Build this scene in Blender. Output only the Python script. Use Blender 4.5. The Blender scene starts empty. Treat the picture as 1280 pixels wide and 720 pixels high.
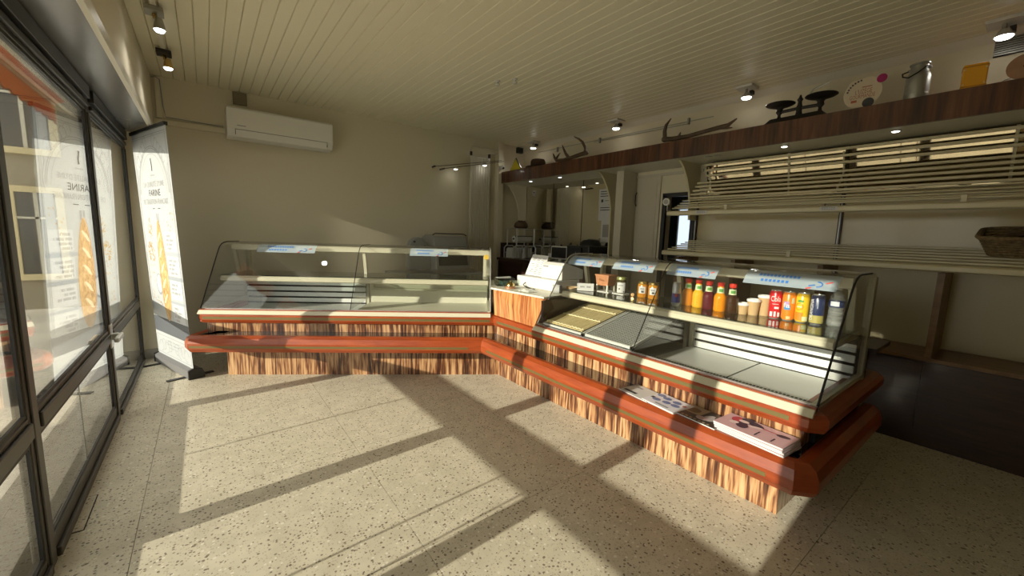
import bpy, bmesh, math, random
from mathutils import Vector, Matrix

random.seed(7)
SC = bpy.context.scene
COL = SC.collection

# ------------------------------------------------------------------ camera
FPX = 500.71
YAW, PITCH, ROLL = 0.653703, -0.130867, -0.029924
cy, sy, cp, sp = math.cos(YAW), math.sin(YAW), math.cos(PITCH), math.sin(PITCH)
fwd = Vector((sy * cp, cy * cp, sp))
right0 = Vector((cy, -sy, 0))
down0 = fwd.cross(right0)
rgt = right0 * math.cos(ROLL) + down0 * math.sin(ROLL)
dwn = down0 * math.cos(ROLL) - right0 * math.sin(ROLL)
cam_d = bpy.data.cameras.new('camera')
cam_d.sensor_width = 36.0
cam_d.lens = FPX / 1280 * 36.0
cam_d.clip_start = 0.02
cam = bpy.data.objects.new('camera', cam_d)
COL.objects.link(cam)
cam.matrix_world = Matrix(((rgt.x, -dwn.x, -fwd.x, 0), (rgt.y, -dwn.y, -fwd.y, 0),
                           (rgt.z, -dwn.z, -fwd.z, 1.25), (0, 0, 0, 1)))
SC.camera = cam

# ------------------------------------------------------------------ world, sun, exposure
world = bpy.data.worlds.new('sky')
SC.world = world
world.use_nodes = True
wn = world.node_tree
bg = wn.nodes['Background']
bg.inputs['Color'].default_value = (1.0, 0.965, 0.88, 1)
bg.inputs['Strength'].default_value = 1.25

sun_d = bpy.data.lights.new('sun', 'SUN')
sun_d.energy = 4.7
sun_d.angle = math.radians(0.6)
sun_d.color = (1.0, 0.90, 0.74)
sun = bpy.data.objects.new('sun', sun_d)
COL.objects.link(sun)
sun.rotation_euler = Vector((1.0, 0.058, -0.285)).to_track_quat('-Z', 'Y').to_euler()
sun.location = (-6, 2, 5)

SC.view_settings.view_transform = 'Standard'
SC.view_settings.look = 'None'
SC.view_settings.gamma = 1.0
SC.view_settings.exposure = 0.6
SC.view_settings.use_curve_mapping = False

# ------------------------------------------------------------------ helpers
def root_loc(p):
    v = Vector((0, 0, 0))
    while p is not None:
        v = v + Vector(p.location)
        p = p.parent
    return v

class MB:
    """collects shapes, then builds them as one mesh object"""
    def __init__(self, tf=None, local=False):
        self.v, self.f, self.tf, self.local = [], [], tf, local
    def P(self, p):
        return Vector(self.tf(*p)) if self.tf else Vector(p)
    def add(self, vs, fs):
        o = len(self.v)
        self.v += [self.P(p) for p in vs]
        self.f += [tuple(i + o for i in f) for f in fs]
        return self
    def box(self, x0, x1, y0, y1, z0, z1):
        vs = [(x, y, z) for x in (x0, x1) for y in (y0, y1) for z in (z0, z1)]
        return self.add(vs, [(0, 1, 3, 2), (4, 6, 7, 5), (0, 4, 5, 1), (2, 3, 7, 6), (0, 2, 6, 4), (1, 5, 7, 3)])
    def hexa(self, bottom, top):
        n = len(bottom)
        return self.add(list(bottom) + list(top), [tuple(range(n - 1, -1, -1)), tuple(range(n, 2 * n))] +
                        [(i, (i + 1) % n, n + (i + 1) % n, n + i) for i in range(n)])
    def prism(self, poly, a0, a1, axis=0):
        """poly in the two other axes, extruded along axis from a0 to a1"""
        def mk(a, p):
            l = list(p); l.insert(axis, a); return tuple(l)
        return self.hexa([mk(a0, p) for p in poly], [mk(a1, p) for p in poly])
    def tube(self, pts, r, n=8, cap=True):
        pts = [self.P(p) for p in pts]
        rs = r if isinstance(r, (list, tuple)) else [r] * len(pts)
        o = len(self.v)
        up = None
        for i, p in enumerate(pts):
            d = (pts[min(i + 1, len(pts) - 1)] - pts[max(i - 1, 0)]).normalized()
            if up is None:
                up = d.orthogonal().normalized()
            else:
                up = (up - d * up.dot(d))
                up = up.normalized() if up.length > 1e-6 else d.orthogonal().normalized()
            s = d.cross(up)
            for k in range(n):
                a = 2 * math.pi * k / n
                self.v.append(p + (up * math.cos(a) + s * math.sin(a)) * rs[i])
        for i in range(len(pts) - 1):
            for k in range(n):
                k2 = (k + 1) % n
                self.f.append((o + i * n + k, o + i * n + k2, o + (i + 1) * n + k2, o + (i + 1) * n + k))
        if cap:
            self.f.append(tuple(o + k for k in range(n - 1, -1, -1)))
            e = o + (len(pts) - 1) * n
            self.f.append(tuple(e + k for k in range(n)))
        return self
    def lathe(self, prof, c=(0, 0, 0), n=20, a0=0.0, a1=2 * math.pi):
        full = abs(a1 - a0 - 2 * math.pi) < 1e-6
        m = n if full else n + 1
        o = len(self.v)
        for (r, z) in prof:
            for k in range(m):
                a = a0 + (a1 - a0) * k / n
                self.v.append(self.P((c[0] + r * math.cos(a), c[1] + r * math.sin(a), c[2] + z)))
        for i in range(len(prof) - 1):
            for k in range(n):
                k2 = (k + 1) % m
                self.f.append((o + i * m + k, o + i * m + k2, o + (i + 1) * m + k2, o + (i + 1) * m + k))
        if full:
            if prof[0][0] > 1e-5: self.f.append(tuple(o + k for k in range(n - 1, -1, -1)))
            if prof[-1][0] > 1e-5: self.f.append(tuple(o + (len(prof) - 1) * m + k for k in range(n)))
        return self
    def ball(self, c, rx, ry=None, rz=None, n=12):
        ry = ry or rx; rz = rz or rx
        o = len(self.v); m = n // 2
        for i in range(m + 1):
            t = math.pi * i / m
            for k in range(n):
                a = 2 * math.pi * k / n
                self.v.append(self.P((c[0] + rx * math.sin(t) * math.cos(a), c[1] + ry * math.sin(t) * math.sin(a), c[2] + rz * math.cos(t))))
        for i in range(m):
            for k in range(n):
                k2 = (k + 1) % n
                self.f.append((o + i * n + k, o + (i + 1) * n + k, o + (i + 1) * n + k2, o + i * n + k2))
        return self
    def sweep(self, path, minward, prof):
        """path: list of (x, y); minward: per-vertex inward miter vectors; prof: closed list of (t, z)"""
        o = len(self.v); m = len(prof)
        for (p, w) in zip(path, minward):
            for (t, z) in prof:
                self.v.append(Vector((p[0] + w[0] * t, p[1] + w[1] * t, z)))
        for i in range(len(path) - 1):
            for k in range(m):
                k2 = (k + 1) % m
                self.f.append((o + i * m + k, o + i * m + k2, o + (i + 1) * m + k2, o + (i + 1) * m + k))
        self.f.append(tuple(o + k for k in range(m - 1, -1, -1)))
        e = o + (len(path) - 1) * m
        self.f.append(tuple(e + k for k in range(m)))
        return self
    def mesh(self, name, mat, off=Vector((0, 0, 0)), smooth=False):
        me = bpy.data.meshes.new(name)
        bm = bmesh.new()
        bv = [bm.verts.new(v - off) for v in self.v]
        for f in self.f:
            try: bm.faces.new([bv[i] for i in f])
            except ValueError: pass
        bmesh.ops.remove_doubles(bm, verts=bm.verts, dist=1e-5)
        bmesh.ops.recalc_face_normals(bm, faces=bm.faces)
        bm.to_mesh(me); bm.free()
        me.materials.append(mat)
        if smooth:
            for p in me.polygons: p.use_smooth = True
            me.set_sharp_from_angle(angle=math.radians(38))
        return me
    def build(self, name, mat, parent=None, loc=None, smooth=False, bevel=0.0):
        off = Vector((0, 0, 0))
        if not self.local:
            off = root_loc(parent) if parent is not None else Vector(loc or (0, 0, 0))
        o = bpy.data.objects.new(name, self.mesh(name, mat, off, smooth))
        COL.objects.link(o)
        if parent is not None: o.parent = parent
        elif loc is not None: o.location = loc
        if bevel > 0:
            b = o.modifiers.new('bevel', 'BEVEL'); b.width = bevel; b.segments = 2; b.limit_method = 'ANGLE'
        return o

def tag(o, label=None, cat=None, group=None, kind=None):
    if label: o['label'] = label
    if cat: o['category'] = cat
    if group: o['group'] = group
    if kind: o['kind'] = kind
    return o
def thing(name, label, cat, loc=(0, 0, 0), group=None, rotz=0.0):
    o = bpy.data.objects.new(name, None)
    o.empty_display_size = 0.05
    COL.objects.link(o)
    o.location = loc; o.rotation_euler = (0, 0, rotz)
    return tag(o, label, cat, group)
def copy_tree(o, parent=None):
    c = o.copy(); COL.objects.link(c); c.parent = parent
    for ch in list(o.children): copy_tree(ch, c)
    return c
def struct(name, mb, mat, label=None, cat=None, **k):
    return tag(mb.build(name, mat, **k), label, cat, kind='structure')

def writing(body, size, org, ex, ey, name, mat, parent, bend=None, align='CENTER', lift=0.0, local=True, width=None):
    """flat lettering: org/ex/ey place the text plane; bend = (axis point, radius) wraps it round a vertical axis"""
    cu = bpy.data.curves.new('t', 'FONT')
    cu.body = body; cu.size = size; cu.align_x = align; cu.align_y = 'CENTER'
    cu.resolution_u = 2
    to = bpy.data.objects.new('t', cu)
    me = bpy.data.meshes.new_from_object(to)
    bpy.data.objects.remove(to); bpy.data.curves.remove(cu)
    xs = [v.co.x for v in me.vertices] or [0]
    k = 1.0
    if width: k = width / max(1e-6, max(xs) - min(xs))
    org, ex, ey = Vector(org), Vector(ex).normalized(), Vector(ey).normalized()
    ez = ex.cross(ey)
    off = Vector((0, 0, 0)) if local else root_loc(parent)
    for v in me.vertices:
        x, y = v.co.x * k, v.co.y
        if bend:
            r = bend
            p = org + ex * (r * math.sin(x / r)) + ey * y - ez * (r - r * math.cos(x / r)) + ez * lift
        else:
            p = org + ex * x + ey * y + ez * lift
        v.co = p - off
    me.materials.append(mat); me.name = name
    o = bpy.data.objects.new(name, me)
    COL.objects.link(o); o.parent = parent
    return o

# ------------------------------------------------------------------ materials
def nt(name):
    m = bpy.data.materials.new(name); m.use_nodes = True
    t = m.node_tree
    return m, t, t.nodes['Principled BSDF']
def srgb(r, g, b):
    f = lambda c: ((c / 255 + 0.055) / 1.055) ** 2.4 if c > 10 else c / 255 / 12.92
    return (f(r), f(g), f(b), 1)
def mat(name, col, rough=0.5, metal=0.0, spec=0.5, coat=0.0, bump=0.0, bscale=200.0, vary=0.0, vscale=6.0, transl=0.0):
    m, t, b = nt(name)
    c = tuple(col) if len(col) == 4 else tuple(col) + (1,)
    b.inputs['Base Color'].default_value = c
    b.inputs['Roughness'].default_value = rough
    b.inputs['Metallic'].default_value = metal
    b.inputs['Specular IOR Level'].default_value = spec
    b.inputs['Coat Weight'].default_value = coat
    b.inputs['Coat Roughness'].default_value = 0.08
    geo = t.nodes.new('ShaderNodeNewGeometry')
    if vary > 0:
        n = t.nodes.new('ShaderNodeTexNoise'); n.inputs['Scale'].default_value = vscale; n.inputs['Detail'].default_value = 4
        t.links.new(geo.outputs['Position'], n.inputs['Vector'])
        r = t.nodes.new('ShaderNodeValToRGB')
        r.color_ramp.elements[0].position = 0.3; r.color_ramp.elements[1].position = 0.7
        r.color_ramp.elements[0].color = tuple(x * (1 - vary) for x in c[:3]) + (1,)
        r.color_ramp.elements[1].color = tuple(min(1, x * (1 + vary)) for x in c[:3]) + (1,)
        t.links.new(n.outputs['Fac'], r.inputs['Fac']); t.links.new(r.outputs['Color'], b.inputs['Base Color'])
    if bump > 0:
        n = t.nodes.new('ShaderNodeTexNoise'); n.inputs['Scale'].default_value = bscale; n.inputs['Detail'].default_value = 3
        t.links.new(geo.outputs['Position'], n.inputs['Vector'])
        bp = t.nodes.new('ShaderNodeBump'); bp.inputs['Strength'].default_value = bump; bp.inputs['Distance'].default_value = 0.003
        t.links.new(n.outputs['Fac'], bp.inputs['Height']); t.links.new(bp.outputs['Normal'], b.inputs['Normal'])
    if transl > 0:
        tr = t.nodes.new('ShaderNodeBsdfTranslucent'); tr.inputs['Color'].default_value = c
        mx = t.nodes.new('ShaderNodeMixShader'); mx.inputs[0].default_value = transl
        out = t.nodes['Material Output']
        t.links.new(b.outputs[0], mx.inputs[1]); t.links.new(tr.outputs[0], mx.inputs[2]); t.links.new(mx.outputs[0], out.inputs[0])
    return m
def glass(name, tint=(0.96, 0.98, 0.97), ior=1.5, boost=1.0, rough=0.0):
    """thin sheet of glass: see-through with the Fresnel reflection of a pane"""
    m, t, b = nt(name)
    t.nodes.remove(b)
    out = t.nodes['Material Output']
    tr = t.nodes.new('ShaderNodeBsdfTransparent'); tr.inputs['Color'].default_value = tint + (1,)
    gl = t.nodes.new('ShaderNodeBsdfGlossy'); gl.inputs['Roughness'].default_value = rough
    fr = t.nodes.new('ShaderNodeFresnel')
    gm = t.nodes.new('ShaderNodeNewGeometry')
    io = t.nodes.new('ShaderNodeMix'); io.data_type = 'FLOAT'; io.inputs[2].default_value = ior; io.inputs[3].default_value = 1 / ior
    t.links.new(gm.outputs['Backfacing'], io.inputs[0]); t.links.new(io.outputs[0], fr.inputs['IOR'])
    mu = t.nodes.new('ShaderNodeMath'); mu.operation = 'MULTIPLY'; mu.inputs[1].default_value = boost; mu.use_clamp = True
    mx = t.nodes.new('ShaderNodeMixShader')
    t.links.new(fr.outputs[0], mu.inputs[0]); t.links.new(mu.outputs[0], mx.inputs[0])
    t.links.new(tr.outputs[0], mx.inputs[1]); t.links.new(gl.outputs[0], mx.inputs[2]); t.links.new(mx.outputs[0], out.inputs[0])
    return m
def film(name, col, cover):
    """printed film: partly see-through"""
    m, t, b = nt(name)
    b.inputs['Base Color'].default_value = col + (1,); b.inputs['Roughness'].default_value = 0.4
    tr = t.nodes.new('ShaderNodeBsdfTransparent'); mx = t.nodes.new('ShaderNodeMixShader'); mx.inputs[0].default_value = cover
    t.links.new(tr.outputs[0], mx.inputs[1]); t.links.new(b.outputs[0], mx.inputs[2]); t.links.new(mx.outputs[0], t.nodes['Material Output'].inputs[0])
    return m
def emit(name, col, s):
    m, t, b = nt(name)
    b.inputs['Base Color'].default_value = (0.8, 0.8, 0.8, 1)
    b.inputs['Emission Color'].default_value = tuple(col) + (1,)
    b.inputs['Emission Strength'].default_value = s
    return m
def streaks(name, stops, scale, rough=0.35, coat=0.3, dist=0.6, detail=4, spec=0.5, fine=0.35, rot=(0, 0, 0)):
    """wood veneer whose figure is a stretched, warped noise"""
    m, t, b = nt(name)
    geo = t.nodes.new('ShaderNodeNewGeometry')
    mp = t.nodes.new('ShaderNodeMapping'); mp.inputs['Scale'].default_value = scale
    mr = t.nodes.new('ShaderNodeMapping'); mr.inputs['Rotation'].default_value = rot
    t.links.new(geo.outputs['Position'], mr.inputs['Vector']); t.links.new(mr.outputs[0], mp.inputs['Vector'])
    n = t.nodes.new('ShaderNodeTexNoise'); n.inputs['Scale'].default_value = 1.0; n.inputs['Detail'].default_value = detail
    n.inputs['Distortion'].default_value = dist; n.inputs['Roughness'].default_value = 0.55
    t.links.new(mp.outputs[0], n.inputs['Vector'])
    n2 = t.nodes.new('ShaderNodeTexNoise'); n2.inputs['Scale'].default_value = 3.3; n2.inputs['Detail'].default_value = 2
    t.links.new(mp.outputs[0], n2.inputs['Vector'])
    mx = t.nodes.new('ShaderNodeMix'); mx.data_type = 'FLOAT'; mx.inputs[0].default_value = fine
    t.links.new(n.outputs['Fac'], mx.inputs[2]); t.links.new(n2.outputs['Fac'], mx.inputs[3])
    r = t.nodes.new('ShaderNodeValToRGB')
    e = r.color_ramp.elements
    while len(e) < len(stops): e.new(0.5)
    for el, (p, c) in zip(e, stops): el.position = p; el.color = tuple(c) + (1,)
    t.links.new(mx.outputs[0], r.inputs['Fac']); t.links.new(r.outputs['Color'], b.inputs['Base Color'])
    b.inputs['Roughness'].default_value = rough; b.inputs['Coat Weight'].default_value = coat
    b.inputs['Coat Roughness'].default_value = 0.1; b.inputs['Specular IOR Level'].default_value = spec
    return m
def terrazzo():
    m, t, b = nt('terrazzo')
    geo = t.nodes.new('ShaderNodeNewGeometry')
    n = t.nodes.new('ShaderNodeTexNoise'); n.inputs['Scale'].default_value = 9; n.inputs['Detail'].default_value = 6
    t.links.new(geo.outputs['Position'], n.inputs['Vector'])
    base = t.nodes.new('ShaderNodeValToRGB')
    base.color_ramp.elements[0].position = 0.3; base.color_ramp.elements[0].color = (0.61, 0.565, 0.44, 1)
    base.color_ramp.elements[1].position = 0.7; base.color_ramp.elements[1].color = (0.73, 0.68, 0.54, 1)
    t.links.new(n.outputs['Fac'], base.inputs['Fac'])
    col = base.outputs['Color']
    wob = t.nodes.new('ShaderNodeTexNoise'); wob.inputs['Scale'].default_value = 45
    t.links.new(geo.outputs['Position'], wob.inputs['Vector'])
    add = t.nodes.new('ShaderNodeMix'); add.data_type = 'VECTOR'; add.inputs[0].default_value = 0.012
    t.links.new(geo.outputs['Position'], add.inputs[4]); t.links.new(wob.outputs['Color'], add.inputs[5])
    for (sc, thr, keep, c) in ((120, 0.40, 0.62, (0.52, 0.46, 0.36)), (78, 0.36, 0.76, (0.25, 0.21, 0.155)),
                               (52, 0.26, 0.88, (0.19, 0.155, 0.11)), (60, 0.34, 0.88, (0.82, 0.78, 0.67))):
        v = t.nodes.new('ShaderNodeTexVoronoi'); v.inputs['Scale'].default_value = sc; v.inputs['Randomness'].default_value = 1
        t.links.new(add.outputs[1], v.inputs['Vector'])
        lt = t.nodes.new('ShaderNodeMath'); lt.operation = 'LESS_THAN'; lt.inputs[1].default_value = thr
        t.links.new(v.outputs['Distance'], lt.inputs[0])
        sep = t.nodes.new('ShaderNodeSeparateColor'); t.links.new(v.outputs['Color'], sep.inputs[0])
        gt = t.nodes.new('ShaderNodeMath'); gt.operation = 'GREATER_THAN'; gt.inputs[1].default_value = keep
        t.links.new(sep.outputs[0], gt.inputs[0])
        mu = t.nodes.new('ShaderNodeMath'); mu.operation = 'MULTIPLY'
        t.links.new(lt.outputs[0], mu.inputs[0]); t.links.new(gt.outputs[0], mu.inputs[1])
        mx = t.nodes.new('ShaderNodeMix'); mx.data_type = 'RGBA'
        t.links.new(mu.outputs[0], mx.inputs[0]); t.links.new(col, mx.inputs[6]); mx.inputs[7].default_value = c + (1,)
        col = mx.outputs[2]
    t.links.new(col, b.inputs['Base Color'])
    b.inputs['Roughness'].default_value = 0.42
    return m

M = {}
M['terrazzo'] = terrazzo()
M['grout'] = mat('grout', (0.2, 0.18, 0.15), 0.9)
M['wall'] = mat('wall paint', (0.72, 0.665, 0.51), 0.8, bump=0.06, bscale=120)
M['ceil'] = mat('ceiling board', (0.84, 0.80, 0.62), 0.32, spec=0.4)
M['ceilbase'] = mat('ceiling groove', (0.62, 0.58, 0.44), 0.8)
M['frame'] = mat('anthracite aluminium', (0.035, 0.034, 0.031), 0.4, spec=0.4)
M['framelight'] = mat('grey aluminium', (0.075, 0.072, 0.064), 0.42, spec=0.4)
M['seal'] = mat('black seal', (0.01, 0.01, 0.01), 0.5)
M['soffit'] = mat('grey metal soffit', (0.17, 0.172, 0.172), 0.24, spec=0.8)
M['whitetrim'] = mat('white trim', (0.72, 0.69, 0.58), 0.4)
M['winglass'] = glass('window glass', (0.965, 0.98, 0.97), 1.5, 1.5)
M['caseglass'] = glass('case glass', (0.985, 0.992, 0.985), 1.5, 1.2)
M['shelfglass'] = glass('shelf glass', (0.86, 0.93, 0.89), 1.5, 1.3)
M['zebra'] = streaks('zebrano veneer', [(0.38, (0.035, 0.012, 0.007)), (0.47, (0.15, 0.055, 0.024)), (0.52, (0.38, 0.20, 0.09)), (0.60, (0.56, 0.35, 0.18)), (0.72, (0.62, 0.42, 0.23))], (22, 22, 1.6), 0.3, 0.5, 1.1, detail=6, fine=0.45)
M['zebra2'] = streaks('orange zebrano veneer', [(0.36, (0.16, 0.04, 0.015)), (0.45, (0.34, 0.11, 0.035)), (0.53, (0.55, 0.24, 0.08)), (0.68, (0.62, 0.34, 0.14))], (3, 34, 1.0), 0.3, 0.5, 0.3, detail=5, fine=0.4, rot=(math.radians(28), 0, 0))
M['beam'] = streaks('dark brown veneer', [(0.34, (0.026, 0.008, 0.004)), (0.48, (0.075, 0.024, 0.010)), (0.58, (0.13, 0.046, 0.020)), (0.7, (0.19, 0.078, 0.034))], (16, 16, 1.2), 0.3, 0.4, 0.6)
M['rail'] = streaks('varnished red wood', [(0.3, (0.21, 0.033, 0.009)), (0.55, (0.32, 0.060, 0.014)), (0.75, (0.40, 0.088, 0.022))], (3, 3, 22), 0.30, 0.15, 0.4)
M['stripe'] = mat('brass inlay', (0.17, 0.135, 0.05), 0.35, metal=0.3)
M['ledge'] = mat('black gloss laminate', (0.012, 0.010, 0.009), 0.06, spec=0.8, coat=0.5)
M['cream'] = mat('cream lacquered metal', (0.62, 0.59, 0.45), 0.35)
M['creamtray'] = mat('cream tray', (0.68, 0.66, 0.53), 0.4)
M['alu'] = mat('aluminium', (0.62, 0.63, 0.62), 0.3, metal=0.7)
M['alulight'] = mat('pale aluminium', (0.72, 0.73, 0.70), 0.38, metal=0.25)
M['steel'] = mat('stainless steel', (0.45, 0.46, 0.46), 0.35, metal=0.8, vary=0.1, vscale=20)
M['dark'] = mat('dark void', (0.015, 0.014, 0.013), 0.7)
M['blackplastic'] = mat('black plastic', (0.02, 0.02, 0.021), 0.4)
M['white'] = mat('white plastic', (0.64, 0.64, 0.61), 0.4)
M['paper'] = mat('white paper', (0.66, 0.66, 0.65), 0.7, transl=0.1)
M['ink'] = mat('black ink', (0.04, 0.04, 0.045), 0.6)
M['greyink'] = mat('grey ink', (0.28, 0.29, 0.31), 0.6)
M['mirror'] = mat('mirror', (0.70, 0.68, 0.60), 0.02, metal=1.0)
M['gold'] = mat('polished brass', (0.55, 0.40, 0.14), 0.25, metal=1.0)
M['bulb'] = emit('lamp glow', (1.0, 0.95, 0.85), 8.0)
M['bulbsoft'] = emit('downlight glow', (1.0, 0.93, 0.8), 3.0)
M['radiator'] = mat('radiator enamel', (0.62, 0.59, 0.48), 0.4)
M['acwhite'] = mat('air conditioner plastic', (0.80, 0.79, 0.74), 0.38)
M['shelfcream'] = mat('shelf lacquer', (0.64, 0.58, 0.38), 0.28, spec=0.6)
M['panelcream'] = mat('gloss cream panel', (0.54, 0.45, 0.23), 0.16, spec=0.6)
M['darkwood'] = streaks('dark wood', [(0.35, (0.025, 0.010, 0.007)), (0.65, (0.055, 0.022, 0.014))], (6, 2, 30), 0.35, 0.3, 0.4)
M['oak'] = streaks('brown oak', [(0.35, (0.16, 0.085, 0.035)), (0.65, (0.27, 0.155, 0.07))], (30, 4, 12), 0.45, 0.1, 0.6)
M['door'] = mat('grey door paint', (0.58, 0.54, 0.43), 0.5)
M['bone'] = mat('antler', (0.095, 0.06, 0.034), 0.6, vary=0.35, vscale=14)
M['iron'] = mat('old cast iron', (0.03, 0.026, 0.022), 0.5, metal=0.3)
M['aged'] = mat('dull aluminium', (0.40, 0.40, 0.37), 0.42, metal=0.7)
M['yellow'] = mat('orange yellow plastic', (0.82, 0.40, 0.025), 0.4)
# ------------------------------------------------------------------ the room
XF, XR, YB, YN, ZC = -0.51, 3.95, 4.95, -1.6, 2.565
floor = struct('floor', MB().box(-0.62, 4.0, YN - .05, YB + .05, -0.08, -0.006), M['grout'], 'pale terrazzo floor of large speckled slabs', 'floor')
xs = [-0.62, -0.29, 0.63, 1.55, 2.47, 3.39, 3.99]
ys = [-1.64, -1.415, -0.495, 0.425, 1.345, 2.265, 3.185, 4.105, 4.99]
for i in range(len(xs) - 1):
    for j in range(len(ys) - 1):
        MB().box(xs[i] + .001, xs[i + 1] - .001, ys[j] + .001, ys[j + 1] - .001, -0.02, 0.0).build('floor_tile', M['terrazzo'], floor)
MB().box(-0.509, -0.460, 2.230, 2.510, 0.0, 0.001).build('plate_joint', M['dark'], floor)
MB().box(-0.505, -0.464, 2.236, 2.504, 0.001, 0.003).build('floor_plate', M['terrazzo'], floor)

ceiling = struct('ceiling', MB().box(-0.35, 4.0, YN - .05, YB + .05, ZC + 0.012, ZC + 0.10), M['ceilbase'], 'cream panelled ceiling of narrow boards', 'ceiling')
bw = 0.082
nb = 52
bm_ = None
for k in range(nb):
    x = -0.31 + k * bw
    if bm_ is None:
        b = MB().prism([(-0.31, ZC + .012), (-0.31, ZC + .006), (-0.3065, ZC), (-0.31 + bw - .0055, ZC), (-0.31 + bw - .002, ZC + .006), (-0.31 + bw - .002, ZC + .012)], YN, YB, 1)
        # prism axis 1 takes (x, z) pairs
        bm_ = b.build('ceiling_board', M['ceil'], ceiling)
    else:
        c = bm_.copy(); COL.objects.link(c); c.parent = ceiling; c.location = (k * bw, 0, 0)

struct('wall_back', MB().box(-0.62, 4.0, YB, YB + 0.12, 0, ZC + .05), M['wall'], 'plain cream plaster end wall', 'wall')
struct('wall_front', MB().box(-0.62, 4.0, YN - 0.12, YN, 0, ZC + .05), M['wall'], 'plain cream plaster wall behind the shop floor', 'wall')
wl = MB()
wl.box(-0.80, -0.31, YN, 0.37, 0, ZC + .05)
wl.box(-0.70, -0.31, 0.37, YB, 2.05, ZC + .05)
wl.box(-0.70, -0.51, 4.915, YB, 0, 2.05)
struct('wall_left', wl, M['wall'], 'cream wall above and beside the shop window', 'wall')
wr = MB()
wr.box(XR, XR + .12, YN, 2.17, 0, ZC + .05)
wr.box(XR, XR + .12, 2.50, YB, 0, ZC + .05)
wr.box(XR, XR + .12, 2.17, 2.50, 1.72, ZC + .05)
struct('wall_right', wr, M['wall'], 'cream wall behind the bread shelves', 'wall')
# small dark back room seen through the doorway
br = MB()
br.box(5.6, 5.7, 1.4, 4.2, 0, 2.4); br.box(4.07, 5.7, 1.3, 1.4, 0, 2.4); br.box(4.07, 5.7, 4.2, 4.3, 0, 2.4); br.box(4.07, 5.7, 1.3, 4.3, 2.4, 2.5); br.box(4.07, 5.7, 1.3, 4.3, -0.08, -0.0)
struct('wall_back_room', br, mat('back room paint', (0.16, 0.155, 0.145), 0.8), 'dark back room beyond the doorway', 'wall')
bw_ = struct('window_5', MB().box(5.57, 5.60, 3.02, 3.30, 1.10, 1.72), M['whitetrim'], 'small frosted daylight window of the back room', 'window')
MB().box(5.56, 5.57, 3.05, 3.27, 1.13, 1.69).build('pane', emit('frosted daylight pane', (0.72, 0.85, 1.0), 0.8), bw_)
d1 = struct('door_1', MB().box(3.925, 3.96, 2.15, 2.19, 0, 1.72).box(3.925, 3.96, 2.48, 2.52, 0, 1.72).box(3.925, 3.96, 2.15, 2.52, 1.70, 1.74), M['blackplastic'], 'black framed doorway to the back room', 'door')
MB().box(3.935, 3.948, 2.56, 2.86, 0, 1.93).build('door_leaf', M['door'], d1)
MB().box(3.93, 3.936, 2.60, 2.82, 0.12, 1.85).build('leaf_panel', M['door'], d1)
MB().box(3.925, 3.95, 2.10, 2.88, 1.93, 1.955).build('lintel_strip', M['door'], d1)
MB().tube([(3.92, 2.845, 1.62), (3.90, 2.845, 1.65), (3.90, 2.845, 1.74), (3.92, 2.845, 1.77)], .006).build('door_handle', M['blackplastic'], d1)
struct('trim_1', MB().box(3.70, 3.95, 2.87, 2.965, 0, 1.99), M['door'], 'square grey column under the veneer shelf', 'column')
struct('trim_2', MB().box(3.415, 3.505, 4.86, 4.95, 0, ZC), M['wall'], 'white pipe casing in the corner beside the radiator', 'column')
struct('trim_3', MB().prism([(-0.51, 2.04), (-0.31, 2.035), (-0.31, 2.05), (-0.51, 2.055)], 0.37, 4.90, 1), M['soffit'], 'grey metal soffit over the shop window', 'soffit')
struct('trim_4', MB().box(-0.318, -0.296, 0.37, 4.95, 2.03, 2.075).box(-0.312, -0.300, 0.37, 4.95, 2.085, 2.10), M['whitetrim'], 'white edge moulding along the window soffit', 'moulding')
struct('trim_5', MB().prism([(3.90, ZC), (3.95, ZC - .05), (3.95, ZC)], YN, YB, 1), M['whitetrim'], 'narrow white cornice above the bread shelves', 'moulding')
struct('baseboard_back', MB().box(-0.51, 3.41, YB - .015, YB, 0, 0.09), mat('grey skirting', (0.42, 0.40, 0.35), 0.5), 'grey skirting along the end wall', 'skirting')

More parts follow.
